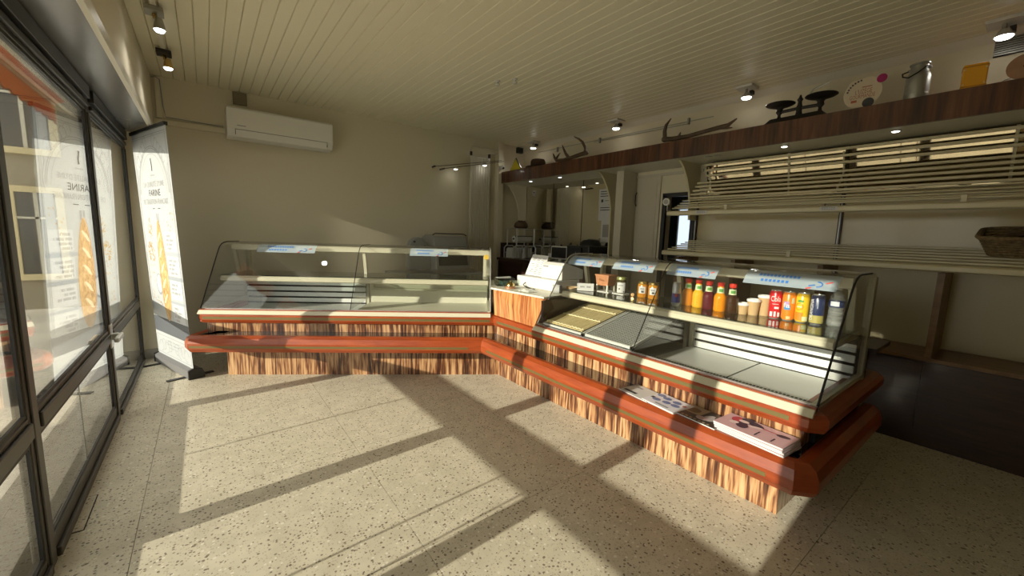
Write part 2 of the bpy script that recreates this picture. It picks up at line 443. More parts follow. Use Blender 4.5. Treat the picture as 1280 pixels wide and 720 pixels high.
# ------------------------------------------------------------------ shop window
SEAM = film('silicone seam', (0.22, 0.22, 0.20), 0.7)
bays = [(0.37, 1.165, 1.25), (1.25, 2.0, 2.1), (2.1, 3.44, 3.54), (3.54, 4.865, 4.915)]
wl_ = ['first', 'second', 'third', 'last']
words = ['tall dark framed shop window bay beside the solid wall', 'narrow dark framed shop window bay between two wide panes',
         'wide dark framed shop window bay with the lever handle', 'dark framed shop window bay beside the tall banner']
for i, (y0, y1, y2) in enumerate(bays):
    w = thing('window_%d' % (i + 1), words[i], 'window', (-0.55, y0, 0)); w['kind'] = 'structure'
    zb = 0.10 if i == 2 else 0.07
    MB().box(-0.545, -0.51, y1, y2, 0, 2.04).box(-0.511, -0.503, y1 + .022, y2 - .022, 0.0, 1.89).build('mullion', M['framelight'], w, bevel=.004)
    MB().box(-0.545, -0.51, y0, y1, 0, zb - .012).box(-0.51, -0.495, y0, y1, 0, .035).build('bottom_rail', M['framelight'], w, bevel=.004)
    MB().box(-0.545, -0.51, y0, y1, 0.497, 0.588).box(-0.51, -0.499, y0, y1, 0.515, 0.57).build('transom', M['framelight'], w, bevel=.004)
    MB().box(-0.545, -0.51, y0, y1, 1.898, 2.04).box(-0.51, -0.495, y0, y1, 1.915, 1.94).box(-0.51, -0.485, y0, y1, 1.96, 2.03).build('header', M['frame'], w, bevel=.003)
    for (za, zt) in ((zb - .012, 0.497), (0.588, 1.898)):
        g = .014
        MB().box(-0.536, -0.514, y0, y0 + g, za, zt).box(-0.536, -0.514, y1 - g, y1, za, zt).box(-0.536, -0.514, y0 + g, y1 - g, za, za + g).box(-0.536, -0.514, y0 + g, y1 - g, zt - g, zt).build('glazing_bead', M['seal'], w)
        p = MB().box(-0.523, -0.518, y0 + g, y1 - g, za + g, zt - g).build('pane', M['winglass'], w)
        if za < .3:
            ym = {1: (1.467, 1.29), 2: (2.69,), 0: (), 3: ()}[i]
            for q in ym:
                MB().box(-0.524, -0.517, q - .006, q + .006, za + g, zt - g).build('glass_seam', SEAM, p)
    if i == 2:
        h = MB().box(-0.51, -0.470, 3.47, 3.51, 0.52, 0.56).box(-0.475, -0.452, 3.34, 3.52, 0.528, 0.556).build('lever_handle', M['alu'], w, bevel=.006)
        MB().box(-0.512, -0.502, 3.45, 3.53, 0.47, 0.62).build('handle_plate', M['alu'], h, bevel=.004)

nt_ = thing('window_notice', 'unseen white paper notice added for its shadow, inside the first window bay', 'notice', (-0.515, .79, .98))
MB().box(-0.5165, -0.5155, .725, .855, .98, 1.30).build('sheet', M['paper'], nt_)  # out of view; sheet added to cast the shadow across the counter rails
MB().box(-0.5155, -0.515, .77, .81, 1.285, 1.31).build('tape', M['whitetrim'], nt_)

# ------------------------------------------------------------------ outside
struct('street_ground', MB().box(-30, -0.62, -30, 40, -0.2, -0.06), mat('pale pavement', (0.62, 0.58, 0.50), 0.85, vary=0.15, vscale=2, bump=.2, bscale=30), 'pale pavement outside the shop window', 'pavement')
struct('window_sill', MB().box(-0.80, -0.55, .37, 4.9, -0.06, 0.0), M['grout'], 'low stone sill outside the shop window', 'sill')

bl = thing('building', 'beige rendered house with cream window surrounds across the street', 'building', (-4, 9.2, -0.06))
render_m = mat('beige render', (0.36, 0.32, 0.24), 0.9, vary=0.12, vscale=3, bump=.3, bscale=40)
sur_m = mat('cream stone surround', (0.70, 0.60, 0.36), 0.8)
MB().box(-9, -0.95, 9.0, 14, -0.06, 7.5).build('wall', render_m, bl)
MB().box(-9.2, -0.8, 8.75, 14.2, 7.5, 7.75).build('cornice', sur_m, bl)
bglass = mat('dark house glass', (0.05, 0.055, 0.06), 0.1, spec=0.8)
shut_m = mat('grey shutter', (0.30, 0.31, 0.31), 0.6)
for (x0, z0, x1, z1) in [(-2.14, 0.47, -1.74, 1.66), (-2.22, 2.28, -1.72, 3.35), (-4.1, 0.47, -3.55, 1.66), (-4.1, 2.28, -3.55, 3.35), (-6.2, 2.28, -5.6, 3.35), (-2.22, 4.5, -1.72, 5.6), (-4.1, 4.5, -3.55, 5.6)]:
    a = .085
    w = MB().box(x0 - a, x0, 8.95, 9.02, z0 - a, z1 + a).box(x1, x1 + a, 8.95, 9.02, z0 - a, z1 + a).box(x0, x1, 8.95, 9.02, z1, z1 + a).box(x0, x1, 8.92, 9.02, z0 - a, z0).build('window_surround', sur_m, bl)
    MB().box(x0, x1, 8.985, 8.999, z0, z1).build('pane', bglass, w)
    xm = (x0 + x1) / 2
    MB().box(xm - .02, xm + .02, 8.965, 8.985, z0, z1).box(x0, x1, 8.965, 8.985, z0 + (z1 - z0) * .68, z0 + (z1 - z0) * .68 + .03).build('sash_bar', M['whitetrim'], w)
    MB().box(x1 - .12, x1 - .02, 8.95, 8.97, z0, z1).build('shutter', shut_m, w)

aw = thing('awning', 'orange fabric awning with scalloped valance above the shop window', 'awning', (-0.8, 2.6, 2.15))
aw_m = mat('orange awning fabric', (0.62, 0.24, 0.07), 0.8, transl=0.45)
vs, fs = [], []
ya, yb, pitch = 0.30, 4.75, 0.145
n = int((yb - ya) / pitch * 10)
for k in range(n + 1):
    y = ya + (yb - ya) * k / n
    ph = ((y - ya) / pitch) % 1.0
    zbt = 2.034 - 0.038 * math.sqrt(max(0.0, 1 - (2 * ph - 1) ** 2))
    for x in (-0.873, -0.869):
        vs += [(x, y, zbt), (x, y, 2.15)]
for k in range(n):
    a, b = 4 * k, 4 * k + 4
    fs += [(a, b, b + 1, a + 1), (a + 2, a + 3, b + 3, b + 2), (a, a + 2, b + 2, b), (a + 1, b + 1, b + 3, a + 3)]
vm = MB(); vm.add(vs, fs)
val = vm.build('valance', aw_m, aw)
MB().tube([(-0.867, ya + (yb - ya) * k / (n // 2), 2.036 - 0.038 * math.sqrt(max(0, 1 - (2 * (((yb - ya) * k / (n // 2) / pitch) % 1) - 1) ** 2))) for k in range(n // 2 + 1)], .003, 4).build('piping', mat('dark piping', (0.10, 0.04, 0.02), 0.7), val)
MB().hexa([(-0.89, ya, 2.14), (-0.89, yb, 2.14), (-0.62, yb, 2.26), (-0.62, ya, 2.26)], [(-0.89, ya, 2.15), (-0.89, yb, 2.15), (-0.62, yb, 2.27), (-0.62, ya, 2.27)]).build('canopy', aw_m, aw)
MB().box(-0.905, -0.865, ya, yb, 2.135, 2.175).build('front_bar', M['whitetrim'], aw)
MB().box(-0.70, -0.60, ya, yb, 2.24, 2.34).build('cassette', M['whitetrim'], aw)
# ------------------------------------------------------------------ the two display counters
CX, CY = 2.04, 2.83                                   # plinth corner where the counters meet
U = Vector((0.844, -0.5365)); U.normalize()
N = Vector((U.y, -U.x))                               # towards the customer
BIS = (1.0, 0.549)                                    # inward miter at the meeting corner
def LF(s, t, z): return (CX + U.x * s - N.x * t, CY + U.y * s - N.y * t, z)
def RF(s, t, z): return (CX + t, s, z)
def mitre(path, first=None, last=None):
    ds = [(Vector(b) - Vector(a)).normalized() for a, b in zip(path, path[1:])]
    ns = [Vector((-d.y, d.x)) for d in ds]
    out = [Vector(first) if first else ns[0]]
    for a, b in zip(ns, ns[1:]): out.append((a + b) / (1 + a.dot(b)))
    out.append(Vector(last) if last else ns[-1])
    return out
def corner(d): return (CX - d, CY - 0.549 * d)
def L2(s, t): return LF(s, t, 0)[:2]
def rpath(d, y1, ye, xe, ch): return [corner(d), (CX - d, y1), (CX - d + ch, ye), (xe, ye)]
def lpath(d, s1, ch, tb): return [L2(s1, tb), L2(s1, -d + ch), L2(s1 + ch, -d), corner(d)]

LOW = [(.042, .405), (.014, .387), (0, .350), (0, .308), (.018, .281), (.12, .276), (.12, .388), (.07, .405)]
UPP = [(.040, .562), (.012, .552), (0, .532), (0, .498), (.014, .474), (.045, .466), (.11, .466), (.11, .562)]
LED = [(.068, .384), (.068, .3995), (.245, .3995), (.245, .384)]
FAS = [(0, .386), (.03, .386), (.03, .475), (0, .475)]

def cladding(root, side):
    if side == 'R':
        low, upp, fas = rpath(.30, .465, .40, 2.80, .06), rpath(.11, .49, .435, 2.92, .05), [corner(.075), (CX - .075, .51), (2.85, .51)]
        kw = dict(first=BIS)
        plin = [(CX, .595), (2.70, .595), (2.70, CY + .549 * .66), (CX, CY)]
    else:
        low, upp, fas = lpath(.30, -2.47, .06, .35), lpath(.11, -2.47, .05, .45), [L2(-2.40, .40), L2(-2.40, -.075), corner(.075)]
        kw = dict(last=BIS)
        plin = [L2(-2.304, 0), (CX, CY), (CX + .66, CY + .549 * .66), L2(-2.304, .66)]
    MB().hexa([(x, y, 0.0) for x, y in plin], [(x, y, .386) for x, y in plin]).build('plinth', M['zebra'], root)
    a = MB().sweep(low, mitre(low, **kw), LOW).build('bumper_rail', M['rail'], root)
    MB().sweep(low, mitre(low, **kw), LED).build('ledge', M['ledge'], root)
    MB().sweep(fas, mitre(fas, **kw), FAS).build('fascia_panel', M['zebra'], root)
    b = MB().sweep(upp, mitre(upp, **kw), UPP).build('hand_rail', M['rail'], root)
    if side == 'R':
        MB().box(CX - .3015, CX - .295, .56, 2.59, .317, .334).build('inlay', M['stripe'], a)
        MB().box(CX - .1115, CX - .105, .56, 2.72, .505, .525).build('inlay', M['stripe'], b)
    else:
        MB(LF).box(-2.40, -.27, -.3015, -.295, .317, .334).build('inlay', M['stripe'], a)
        MB(LF).box(-2.41, -.09, -.1115, -.105, .505, .525).build('inlay', M['stripe'], b)

GP = [(-.062, .585), (.21, 1.046), (.232, 1.078), (.262, 1.101), (.30, 1.114), (.345, 1.119), (.60, 1.119)]
def offs(pts, w):
    out = []
    for i, p in enumerate(pts):
        a = Vector(pts[max(i - 1, 0)]); b = Vector(pts[min(i + 1, len(pts) - 1)])
        d = (b - a).normalized(); nn = Vector((d.y, -d.x))
        out.append((p[0] + nn.x * w, p[1] + nn.y * w))
    return out
def case(root, F, s0, s1, sd, seal0, seal1):
    sill = MB(F).prism([(-.108, .543), (-.112, .547), (-.088, .574), (-.078, .574), (-.078, .545)], s0, s1, 0)
    sill.build('sill_strip', M['cream'], root)
    MB(F).box(s0, s1, -.055, .66, .475, .515).build('well_floor', M['steel'], root)
    MB(F).box(s0, s1, -.078, -.052, .475, .580).build('well_front', M['rail'], root)
    MB(F).box(s0, s1, -.052, -.040, .475, .585).build('well_lip', M['alu'], root)
    MB(F).box(s0 + .01, s1 - .01, .0, .66, .386, .475).build('case_body', M['dark'], root)
    for (a, b) in ((s0, sd - .002), (sd + .002, s1)):
        inner = offs(GP, .005)
        pane = MB(F)
        m = len(GP)
        vs = [(a, *p) for p in GP] + [(b, *p) for p in GP] + [(a, *p) for p in inner] + [(b, *p) for p in inner]
        fs = []
        for k in range(m - 1):
            fs += [(k, k + 1, m + k + 1, m + k), (2 * m + k, 3 * m + k, 3 * m + k + 1, 2 * m + k + 1)]
            fs += [(k, 2 * m + k, 2 * m + k + 1, k + 1), (m + k, m + k + 1, 3 * m + k + 1, 3 * m + k)]
        fs += [(0, m, 3 * m, 2 * m), (m - 1, 3 * m - 1, 4 * m - 1, 2 * m - 1)]
        pane.add(vs, fs)
        pane.build('front_pane', M['caseglass'], root, smooth=True)
    side = [(p[0] + .004, p[1] - .004) for p in GP[:-1]] + [(.60, 1.115), (.645, 1.10), (.66, 1.06), (.66, .585)]
    for s, w, sm in ((s0, .006, seal0), (s1, -.006, seal1)):
        MB(F).prism(side, s, s + w, 0).build('side_pane', M['caseglass'], root)
        e = MB(F).tube([(s, *p) for p in GP[:-1]] + [(s, .52, 1.119)], .0045, 6)
        e.build('edge_seal', sm, root)
        MB(F).box(min(s, s + 4 * w), max(s, s + 4 * w), -.055, .68, .570, .590).build('side_sill', M['cream'], root)
        MB(F).box(min(s, s + 5 * w), max(s, s + 5 * w), .625, .67, .50, 1.095).build('rear_post', M['cream'], root, bevel=.004)
    MB(F).tube([(sd, *p) for p in GP], .003, 6).build('joint_seal', M['blackplastic'], root)
    MB(F).prism([(-.035, .59), (.10, .775), (.56, .775), (.56, .59)], sd - .003, sd + .003, 0).build('partition_pane', M['caseglass'], root)
    # lamp rails, glass shelf, brackets
    MB(F).prism([(.345, 1.052), (.36, 1.046), (.40, 1.046), (.415, 1.055), (.415, 1.098), (.345, 1.098)], s0 + .03, s1 - .02, 0).build('lamp_rail', M['cream'], root)
    MB(F).prism([(.165, .790), (.178, .782), (.21, .785), (.222, .80), (.222, .826), (.18, .828), (.165, .815)], s0 + .03, s1 - .02, 0).build('shelf_rail', M['cream'], root)
    MB(F).box(s0 + .02, s1 - .02, .185, .60, .830, .838).build('glass_shelf', M['shelfglass'], root)
    MB(F).box(s0 + .02, s1 - .02, .600, .625, .800, .835).build('rear_rail', M['cream'], root)
    for s in (s0 + .035, sd, s1 - .05):
        MB(F).prism([(.375, 1.05), (.405, 1.05), (.455, .84), (.425, .84)], s - .014, s + .014, 0).build('bracket', M['cream'], root)
        MB(F).prism([(.205, .785), (.23, .80), (.60, .82), (.60, .785)], s - .008, s + .008, 0).build('bracket', M['cream'], root)
    for s in (sd - .02, sd + .02):
        MB(F).box(s - .012, s + .012, .565, .60, .515, .80).build('inner_post', M['cream'], root)

def slat_back(root, F, a, b, t=.585, lo=.535, n=4):
    MB(F).box(a, b, t + .012, t + .02, .515, .80).build('back_panel', M['dark'], root)
    z = lo
    for k in range(n):
        MB(F).prism([(t, z), (t + .010, z), (t + .010, z + .036), (t - .004, z + .042), (t - .010, z + .004)], a + .01, b - .01, 0).build('back_slat', M['alulight'], root)
        z += .056
    MB(F).box(a, b, t - .002, t + .012, .748, .797).build('vent_strip', M['blackplastic'], root)
    for k in range(4):
        s = a + .12 + (b - a - .24) * k / 3
        MB(F).box(s - .006, s + .006, t - .008, t - .002, .755, .79).build('clip', M['alulight'], root)

def sticker(root, F, a, b, lo=.19, hi=.285):
    """printed strip stuck inside the curved glass"""
    pts = [(.202, 1.040), (.207, 1.049), (.226, 1.076), (.256, 1.098), (.285, 1.107)]
    vs = [(a - (.0 if i else .0) + .0 * i, *p) for i, p in enumerate(pts)] + [(b, *p) for p in pts]
    m = len(pts)
    mb = MB(F)
    mb.add(vs, [(k, k + 1, m + k + 1, m + k) for k in range(m - 1)])
    o = mb.build('sign_strip', M['signblue'], root, smooth=True)
    # outward facing marks: two blue lines of lettering, a blue curl and a red dash
    w = b - a
    rev = (F is RF)
    def X(f): return (b - w * f) if rev else (a + w * f)
    def bar(f0, f1, k, h, m_):
        p, q = Vector(pts[k]), Vector(pts[k + 1]); d = (q - p)
        nn = Vector((-d.y, d.x)).normalized() * .0012
        c0 = p + d * (.5 - h) + nn; c1 = p + d * (.5 + h) + nn
        MB(F).add([(X(f0), c0.x, c0.y), (X(f1), c0.x, c0.y), (X(f1), c1.x, c1.y), (X(f0), c1.x, c1.y)], [(0, 1, 2, 3)]).build('lettering', m_, o)
    for f in range(11):
        bar(.16 + f * .042, .16 + f * .042 + .026, 2, .26, M['signink'])
    for f in range(7):
        bar(.20 + f * .046, .20 + f * .046 + .030, 1, .22, M['signink'])
    p, q = Vector(pts[1]), Vector(pts[2]); d = q - p; nn = Vector((-d.y, d.x)).normalized() * .0014
    def curl(f, k): return (X(f), *(p + d * k + nn))
    arc = [curl(.80 + .05 * math.sin(a_), .55 + .42 * math.cos(a_)) for a_ in [x * .45 for x in range(0, 8)]]
    MB(F).tube(arc, .0030, 5).build('logo', M['signink'], o)
    MB(F).tube([curl(.70, -.25), curl(.75, -.05)], .0032, 5).build('logo', M['signred'], o)
    MB(F).tube([curl(.72, .2), curl(.78, .45)], .0030, 5).build('logo', M['signink'], o)
    MB(F).tube([curl(.88, .8), curl(.94, 1.1)], .0028, 5).build('logo', M['signred'], o)

M['signblue'] = film('pale blue print', (0.42, 0.52, 0.59), 0.6)
M['signink'] = mat('blue ink', (0.04, 0.17, 0.50), 0.4)
M['signred'] = mat('red ink', (0.60, 0.08, 0.06), 0.4)
M['badge'] = mat('gold badge', (0.62, 0.42, 0.06), 0.4)

lc = thing('display_counter', 'long glass display counter with empty cream tray, set at an angle beside the banner', 'display counter', LF(-1.2, .3, 0))
cladding(lc, 'L')
case(lc, LF, -2.45, -.085, -1.265, M['seal'], M['alu'])
slat_back(lc, LF, -2.44, -1.30)
MB(LF).box(-1.24, -.10, -.040, .53, .555, .563).build('cream_tray', M['creamtray'], lc)
MB(LF).prism([(.50, .563), (.508, .563), (.545, .675), (.537, .675)], -1.24, -.10, 0).build('tray_upstand', M['creamtray'], lc)
MB(LF).prism([(.545, .675), (.60, .675), (.60, .69), (.545, .69)], -1.24, -.10, 0).build('tray_edge', M['cream'], lc)
MB(LF).box(-1.24, -.10, .590, .60, .69, .80).build('rear_panel', M['cream'], lc)
MB(LF).box(-2.42, -1.30, -.035, .57, .520, .527).build('well_sheet', M['alulight'], lc)
sticker(lc, LF, -2.13, -1.64)
sticker(lc, LF, -.815, -.475)
bd = MB(LF, local=False)
bd.hexa([(-.125 + .024 * math.cos(a), .201, 1.043 + .024 * math.sin(a)) for a in [k * math.pi / 12 for k in range(24)]], [(-.125 + (.024 if k % 2 else .021) * math.cos(k * math.pi / 12), .198, 1.043 + (.024 if k % 2 else .021) * math.sin(k * math.pi / 12)) for k in range(24)])
bd.build('badge', M['badge'], lc)

rc = thing('display_counter', 'glass display counter with drinks on its upper shelf, under the bread racks', 'display counter', (2.3, 1.3, 0))
cladding(rc, 'R')
case(rc, RF, .48, 2.255, 1.395, M['seal'], M['alu'])
slat_back(rc, RF, .50, 1.37)
for (a, b) in ((.51, .93), (.94, 1.37)):
    MB(RF).prism([(-.035, .522), (.565, .528), (.565, .535), (-.035, .529)], a, b, 0).build('well_sheet', M['alulight'], rc)
g = MB(RF)
for k in range(56):
    g.box(.50 + k * .0155, .50 + k * .0155 + .008, -.040, -.022, .583, .586)
g.build('air_grille', M['blackplastic'], rc)
MB(RF).box(2.225, 2.250, -.03, .60, .52, .765).build('end_panel', M['darkwood'], rc)
MB(RF).box(1.405, 2.22, .535, .60, .69, .73).build('rear_ledge', M['cream'], rc)
for (a, b) in ((2.22, 1.89), (1.79, 1.47), (1.375, 1.075), (.93, .53)):
    sticker(rc, RF, b, a)
MB().box(2.72, 3.04, .45, 1.30, .700, .722).build('rear_board', M['darkwood'], rc)
MB().box(2.70, 2.73, .48, 2.25, .42, .70).build('rear_panel', M['darkwood'], rc)
MB(RF).tube([(.50, .68, .93), (.50, .70, .93), (.50, .70, .905)], .004, 6).build('rear_hook', M['blackplastic'], rc)

# service counter filling the corner between the cases
sv = thing('service_counter', 'corner service counter with orange striped veneer front between the display cases', 'counter', (2.3, 2.7, 0))
fb = [(1.955, 2.262, .563), (1.955, 2.79, .563)]; ft = [(2.065, 2.262, .772), (2.005, 2.885, .772)]
MB().hexa([fb[0], fb[1], (2.0, 2.82, .563), (2.0, 2.262, .563)], [ft[0], ft[1], (2.10, 2.90, .772), (2.11, 2.262, .772)]).build('front_panel', M['zebra2'], sv)
top = [(2.045, 2.262), (1.985, 2.89), (2.29, 3.40), (2.72, 3.15), (2.72, 2.262)]
MB().hexa([(x, y, .773) for x, y in top], [(x, y, .787) for x, y in top]).build('worktop', M['creamtray'], sv)
bod = [(2.06, 2.27), (2.02, 2.87), (2.28, 3.32), (2.68, 3.12), (2.68, 2.27)]
MB().hexa([(x, y, .392) for x, y in bod], [(x, y, .772) for x, y in bod]).build('carcass', M['darkwood'], sv)
# ------------------------------------------------------------------ roll-up banner
BA, BE, BN = Vector((-0.431, 4.826)), Vector((0.3322, -0.9432)), Vector((-0.9432, -0.3322))
def BF(s, w, z):                                      # s along the base, w towards the viewer's side, z up; the sheet leans forward a little
    w2 = w + 0.030 * z
    s = s * .945
    return (BA.x + BE.x * s + BN.x * w2, BA.y + BE.y * s + BN.y * w2, z)
def BB(s, w, z):
    s = s * .945
    return (BA.x + BE.x * s + BN.x * w, BA.y + BE.y * s + BN.y * w, z)
bn = thing('roll_up_banner', 'tall white roll-up banner printed with a baguette, beside the shop window', 'banner', BB(.42, -.05, 0))
bas = MB(BB).prism([(-.10, .004), (-.105, .02), (-.09, .075), (-.03, .085), (.0, .07), (.0, .004)], 0, .85, 0).build('base', mat('grey banner base', (0.16, 0.16, 0.165), 0.4), bn)
for s in (.0, .835):
    MB(BB).prism([(-.106, .0), (-.106, .04), (-.09, .08), (-.03, .09), (.004, .075), (.004, .0)], s - .003, s + .018, 0).build('end_cap', M['blackplastic'], bas)
for s in (.12, .73):
    MB(BB).box(s, s + .04, -.20, .12, .0, .008).build('foot', M['blackplastic'], bas)
sheet_m = mat('white banner print', (0.42, 0.445, 0.46), 0.6, transl=0.05, vary=0.03, vscale=9)
sheet = MB(BF).box(.005, .845, -.036, -.034, .07, 2.0).build('sheet', sheet_m, bn)
MB(BF).box(0, .85, -.048, -.022, 1.99, 2.015).build('top_bar', M['blackplastic'], bn)
MB(BF).tube([(.42, -.055, .06), (.42, -.055, 1.99)], .008, 8).build('pole', M['alu'], bn)
W0 = -.0335
def bq(s0, s1, z0, z1, m, name='print', lift=0.0):
    w = W0 + lift
    return MB(BF).add([(s0, w, z0), (s1, w, z0), (s1, w, z1), (s0, w, z1)], [(0, 1, 2, 3)]).build(name, m, sheet)
def bt(body, size, s, z, m, align='CENTER', width=None, lift=.0004):
    o = Vector(BF(s, W0 + lift, z)); ex = Vector(BF(s + 1, W0, z)) - Vector(BF(s, W0, z)); ey = Vector(BF(s, W0, z + 1)) - Vector(BF(s, W0, z))
    return writing(body, size, o, ex, ey, 'lettering', m, sheet, align=align, local=False, width=width)
def bline(pts, r, m=None, name='ornament'):
    mb = MB(BF)
    for (a, b) in zip(pts, pts[1:]):
        d = (Vector(b) - Vector(a)); 
        if d.length < 1e-6: continue
        nn = Vector((-d.y, d.x)).normalized() * r * 1.7
        a, b = Vector(a), Vector(b)
        mb.add([((a - nn).x, W0, (a - nn).y), ((b - nn).x, W0, (b - nn).y), ((b + nn).x, W0, (b + nn).y), ((a + nn).x, W0, (a + nn).y)], [(0, 1, 2, 3)])
    return mb.build(name, m or M['greyink'], sheet)
bline([(.03, .5), (.03, 1.96), (.82, 1.96), (.82, .5)], .0018)
bline([(.045, .5), (.045, 1.945), (.805, 1.945), (.805, .5)], .0012)
for r0 in (.34, .355, .30):
    bline([(.425 + r0 * math.cos(a), 1.50 + 1.05 * r0 * math.sin(a)) for a in [math.pi * k / 24 for k in range(25)]], .0022 if r0 > .31 else .0012)
for sx in (-1, 1):
    for k in range(5):
        cx, cz = .425 + sx * (.30 - .05 * k), 1.76 + .035 * k
        bline([(cx + sx * .05 * math.cos(a) * (1 - a / 9), cz + .07 * math.sin(a) * (1 - a / 9)) for a in [x * .45 for x in range(14)]], .0016)
    bline([(.425 + sx * .36, 1.45), (.425 + sx * .38, 1.55), (.425 + sx * .35, 1.66), (.425 + sx * .37, 1.72)], .002)
    for k in range(4):
        cx, cz = .425 + sx * (.30 - .07 * k), .17 + .02 * (k % 2)
        bline([(cx + .05 * math.cos(a) * sx, cz + .05 * math.sin(a)) for a in [x * .5 for x in range(11)]], .0016)
bline([(.03, .09), (.03, .27), (.82, .27), (.82, .09)], .0014)
bline([(.03, .105), (.82, .105)], .0014)
bline([(.425 + .005 * math.sin(k), 1.68 + .02 * k) for k in range(6)], .006, M['ink'])
bt('\u2022\u2022\u2022\u2022', .05, .425, 1.645, M['greyink'], width=.09)
bt("LA QUALIT\u00c9 D'UNE", .062, .425, 1.575, M['greyink'], width=.46)
bt('FARINE', .075, .425, 1.505, M['ink'], width=.26)
bt('DE TRADITION FRAN\u00c7AISE', .062, .425, 1.435, M['greyink'], width=.56)
bq(.33, .39, 1.378, 1.384, M['ink']); bq(.46, .52, 1.378, 1.384, M['ink'])
bq(.395, .42, 1.27, 1.34, M['greyink']); bq(.432, .457, 1.27, 1.34, M['greyink']); bq(.39, .46, 1.235, 1.243, M['greyink'])
greyband = mat('grey print', (0.28, 0.31, 0.35), 0.6)
bq(.40, .84, 1.0, 1.03, mat('pale grey print', (0.33, 0.36, 0.40), 0.6)); bq(.40, .84, .80, .83, greyband); bq(.40, .84, .60, .62, bpy.data.materials['pale grey print'])
boxm = mat('box print', (0.50, 0.52, 0.54), 0.6)
for (z, t) in ((1.13, 4), (.93, 4), (.73, 3), (.53, 4)):
    bq(.545, .80, z - .09, z + .065, boxm, lift=.0002)
    for q in range(t):
        wl2 = .17 - .03 * ((q * 7 + int(z * 10)) % 3)
        for k in range(int(wl2 / .012)):
            if (k * 5 + q * 3) % 7 == 0: continue
            bq(.565 + k * .0135, .565 + k * .0135 + .010, z + .035 - q * .034 - .014, z + .035 - q * .034 + .006, M['greyink'], 'lettering', .0005)
# baguette
def blob(pts, m, name, lift=.0003, thick=.002):
    n = len(pts)
    c = (sum(p[0] for p in pts) / n, sum(p[1] for p in pts) / n)
    mb = MB(BF)
    mb.add([(c[0], W0 + lift + thick, c[1])] + [(p[0], W0 + lift, p[1]) for p in pts], [(0, i + 1, (i + 1) % n + 1) for i in range(n)])
    return mb.build(name, m, sheet)
loaf_m = streaks('baguette print', [(0.3, (0.20, 0.10, 0.03)), (0.5, (0.48, 0.29, 0.11)), (0.7, (0.66, 0.48, 0.24))], (30, 30, 14), 0.6, 0, 0.8)
cs = []
for k in range(26):
    a = 2 * math.pi * k / 26
    cs.append((.405 + .098 * math.sin(a) * (1 - .25 * math.cos(a)) , .86 + .43 * math.cos(a)))
blob(cs, mat('loaf shadow print', (0.36, 0.39, 0.46), 0.6), 'bread_print', .0002, 0)
blob([(p[0] + .012, p[1]) for p in cs], loaf_m, 'bread_print', .0006)
for k in range(5):
    z = .58 + k * .13
    blob([(.36, z), (.39, z + .01), (.46, z + .085), (.44, z + .09), (.39, z + .055)], mat('pale crust print', (0.72, 0.60, 0.40), 0.6), 'bread_print', .0028, 0)
gm = mat('grain print', (0.42, 0.26, 0.08), 0.6)
mb = MB(BF); random.seed(3)
for (cx, cz, rx, rz, nn_) in ((.20, 1.22, .05, .08, 30), (.17, 1.02, .09, .09, 70), (.15, .80, .10, .22, 18), (.70, 1.28, .10, .12, 10), (.2, .6, .15, .05, 12)):
    for _ in range(nn_):
        a, r = random.random() * 6.28, math.sqrt(random.random())
        x, z, t = cx + rx * r * math.cos(a), cz + rz * r * math.sin(a), random.random() * 3.14
        d = Vector((math.cos(t), math.sin(t))); p = Vector((-d.y, d.x))
        mb.add([(x + d.x * .012, W0 + .0003, z + d.y * .012), (x + p.x * .005, W0 + .0003, z + p.y * .005), (x - d.x * .012, W0 + .0003, z - d.y * .012), (x - p.x * .005, W0 + .0003, z - p.y * .005)], [(0, 1, 2, 3)])
tag(mb.build('grain_print', gm, sheet), kind='stuff')
circ = lambda cx, cz, r: [(cx + r * math.cos(a), cz + 1.25 * r * math.sin(a)) for a in [2 * math.pi * k / 24 for k in range(24)]]
blob(circ(.27, .74, .075), mat('bowl print', (0.25, 0.27, 0.30), 0.6), 'bowl_print', .0002, 0)
blob(circ(.275, .745, .062), boxm, 'bowl_print', .0005, 0)
bandm = mat('dark band print', (0.075, 0.085, 0.10), 0.6)
bq(.005, .845, .30, .44, bandm)
bt('\u2022 \u2022\u2022\u2022\u2022\u2022 \u2022\u2022\u2022 \u2022\u2022\u2022\u2022', .05, .425, .235, M['greyink'], width=.30)
bt('\u2022\u2022\u2022\u2022 \u2022\u2022\u2022\u2022\u2022', .05, .425, .205, M['greyink'], width=.24)
bt('\u2022\u2022\u2022\u2022\u2022 \u2022\u2022', .04, .425, .175, M['greyink'], width=.18)

# ------------------------------------------------------------------ end wall: air conditioner, vent, trunking, radiator, cable lamps
ac = thing('air_conditioner', 'white split air conditioner high on the end wall', 'air conditioner', (.69, 4.95, 2.09))
body = MB().prism([(4.949, 2.375), (4.76, 2.375), (4.735, 2.355), (4.73, 2.17), (4.77, 2.105), (4.87, 2.09), (4.949, 2.10)], .22, 1.15, 0).build('casing', M['acwhite'], ac, bevel=.006)
MB().prism([(4.7665, 2.1085), (4.7325, 2.164), (4.7315, 2.164), (4.7655, 2.1075)], .285, 1.09, 0).build('louver', M['acwhite'], ac)
MB().box(.283, 1.092, 4.7285, 4.7310, 2.166, 2.169).box(.283, .286, 4.731, 4.75, 2.12, 2.168).box(1.09, 1.093, 4.731, 4.75, 2.12, 2.168).build('louver_gap', M['ink'], ac)
MB().box(.30, .37, 4.7285, 4.7310, 2.20, 2.206).build('logo', M['greyink'], ac)
vt = thing('vent_grille', 'small square brown vent grille above the air conditioner', 'vent', (.345, 4.95, 2.44))
MB().box(.29, .405, 4.935, 4.949, 2.44, 2.555).build('vent_frame', mat('brown vent', (0.22, 0.18, 0.12), 0.6), vt)
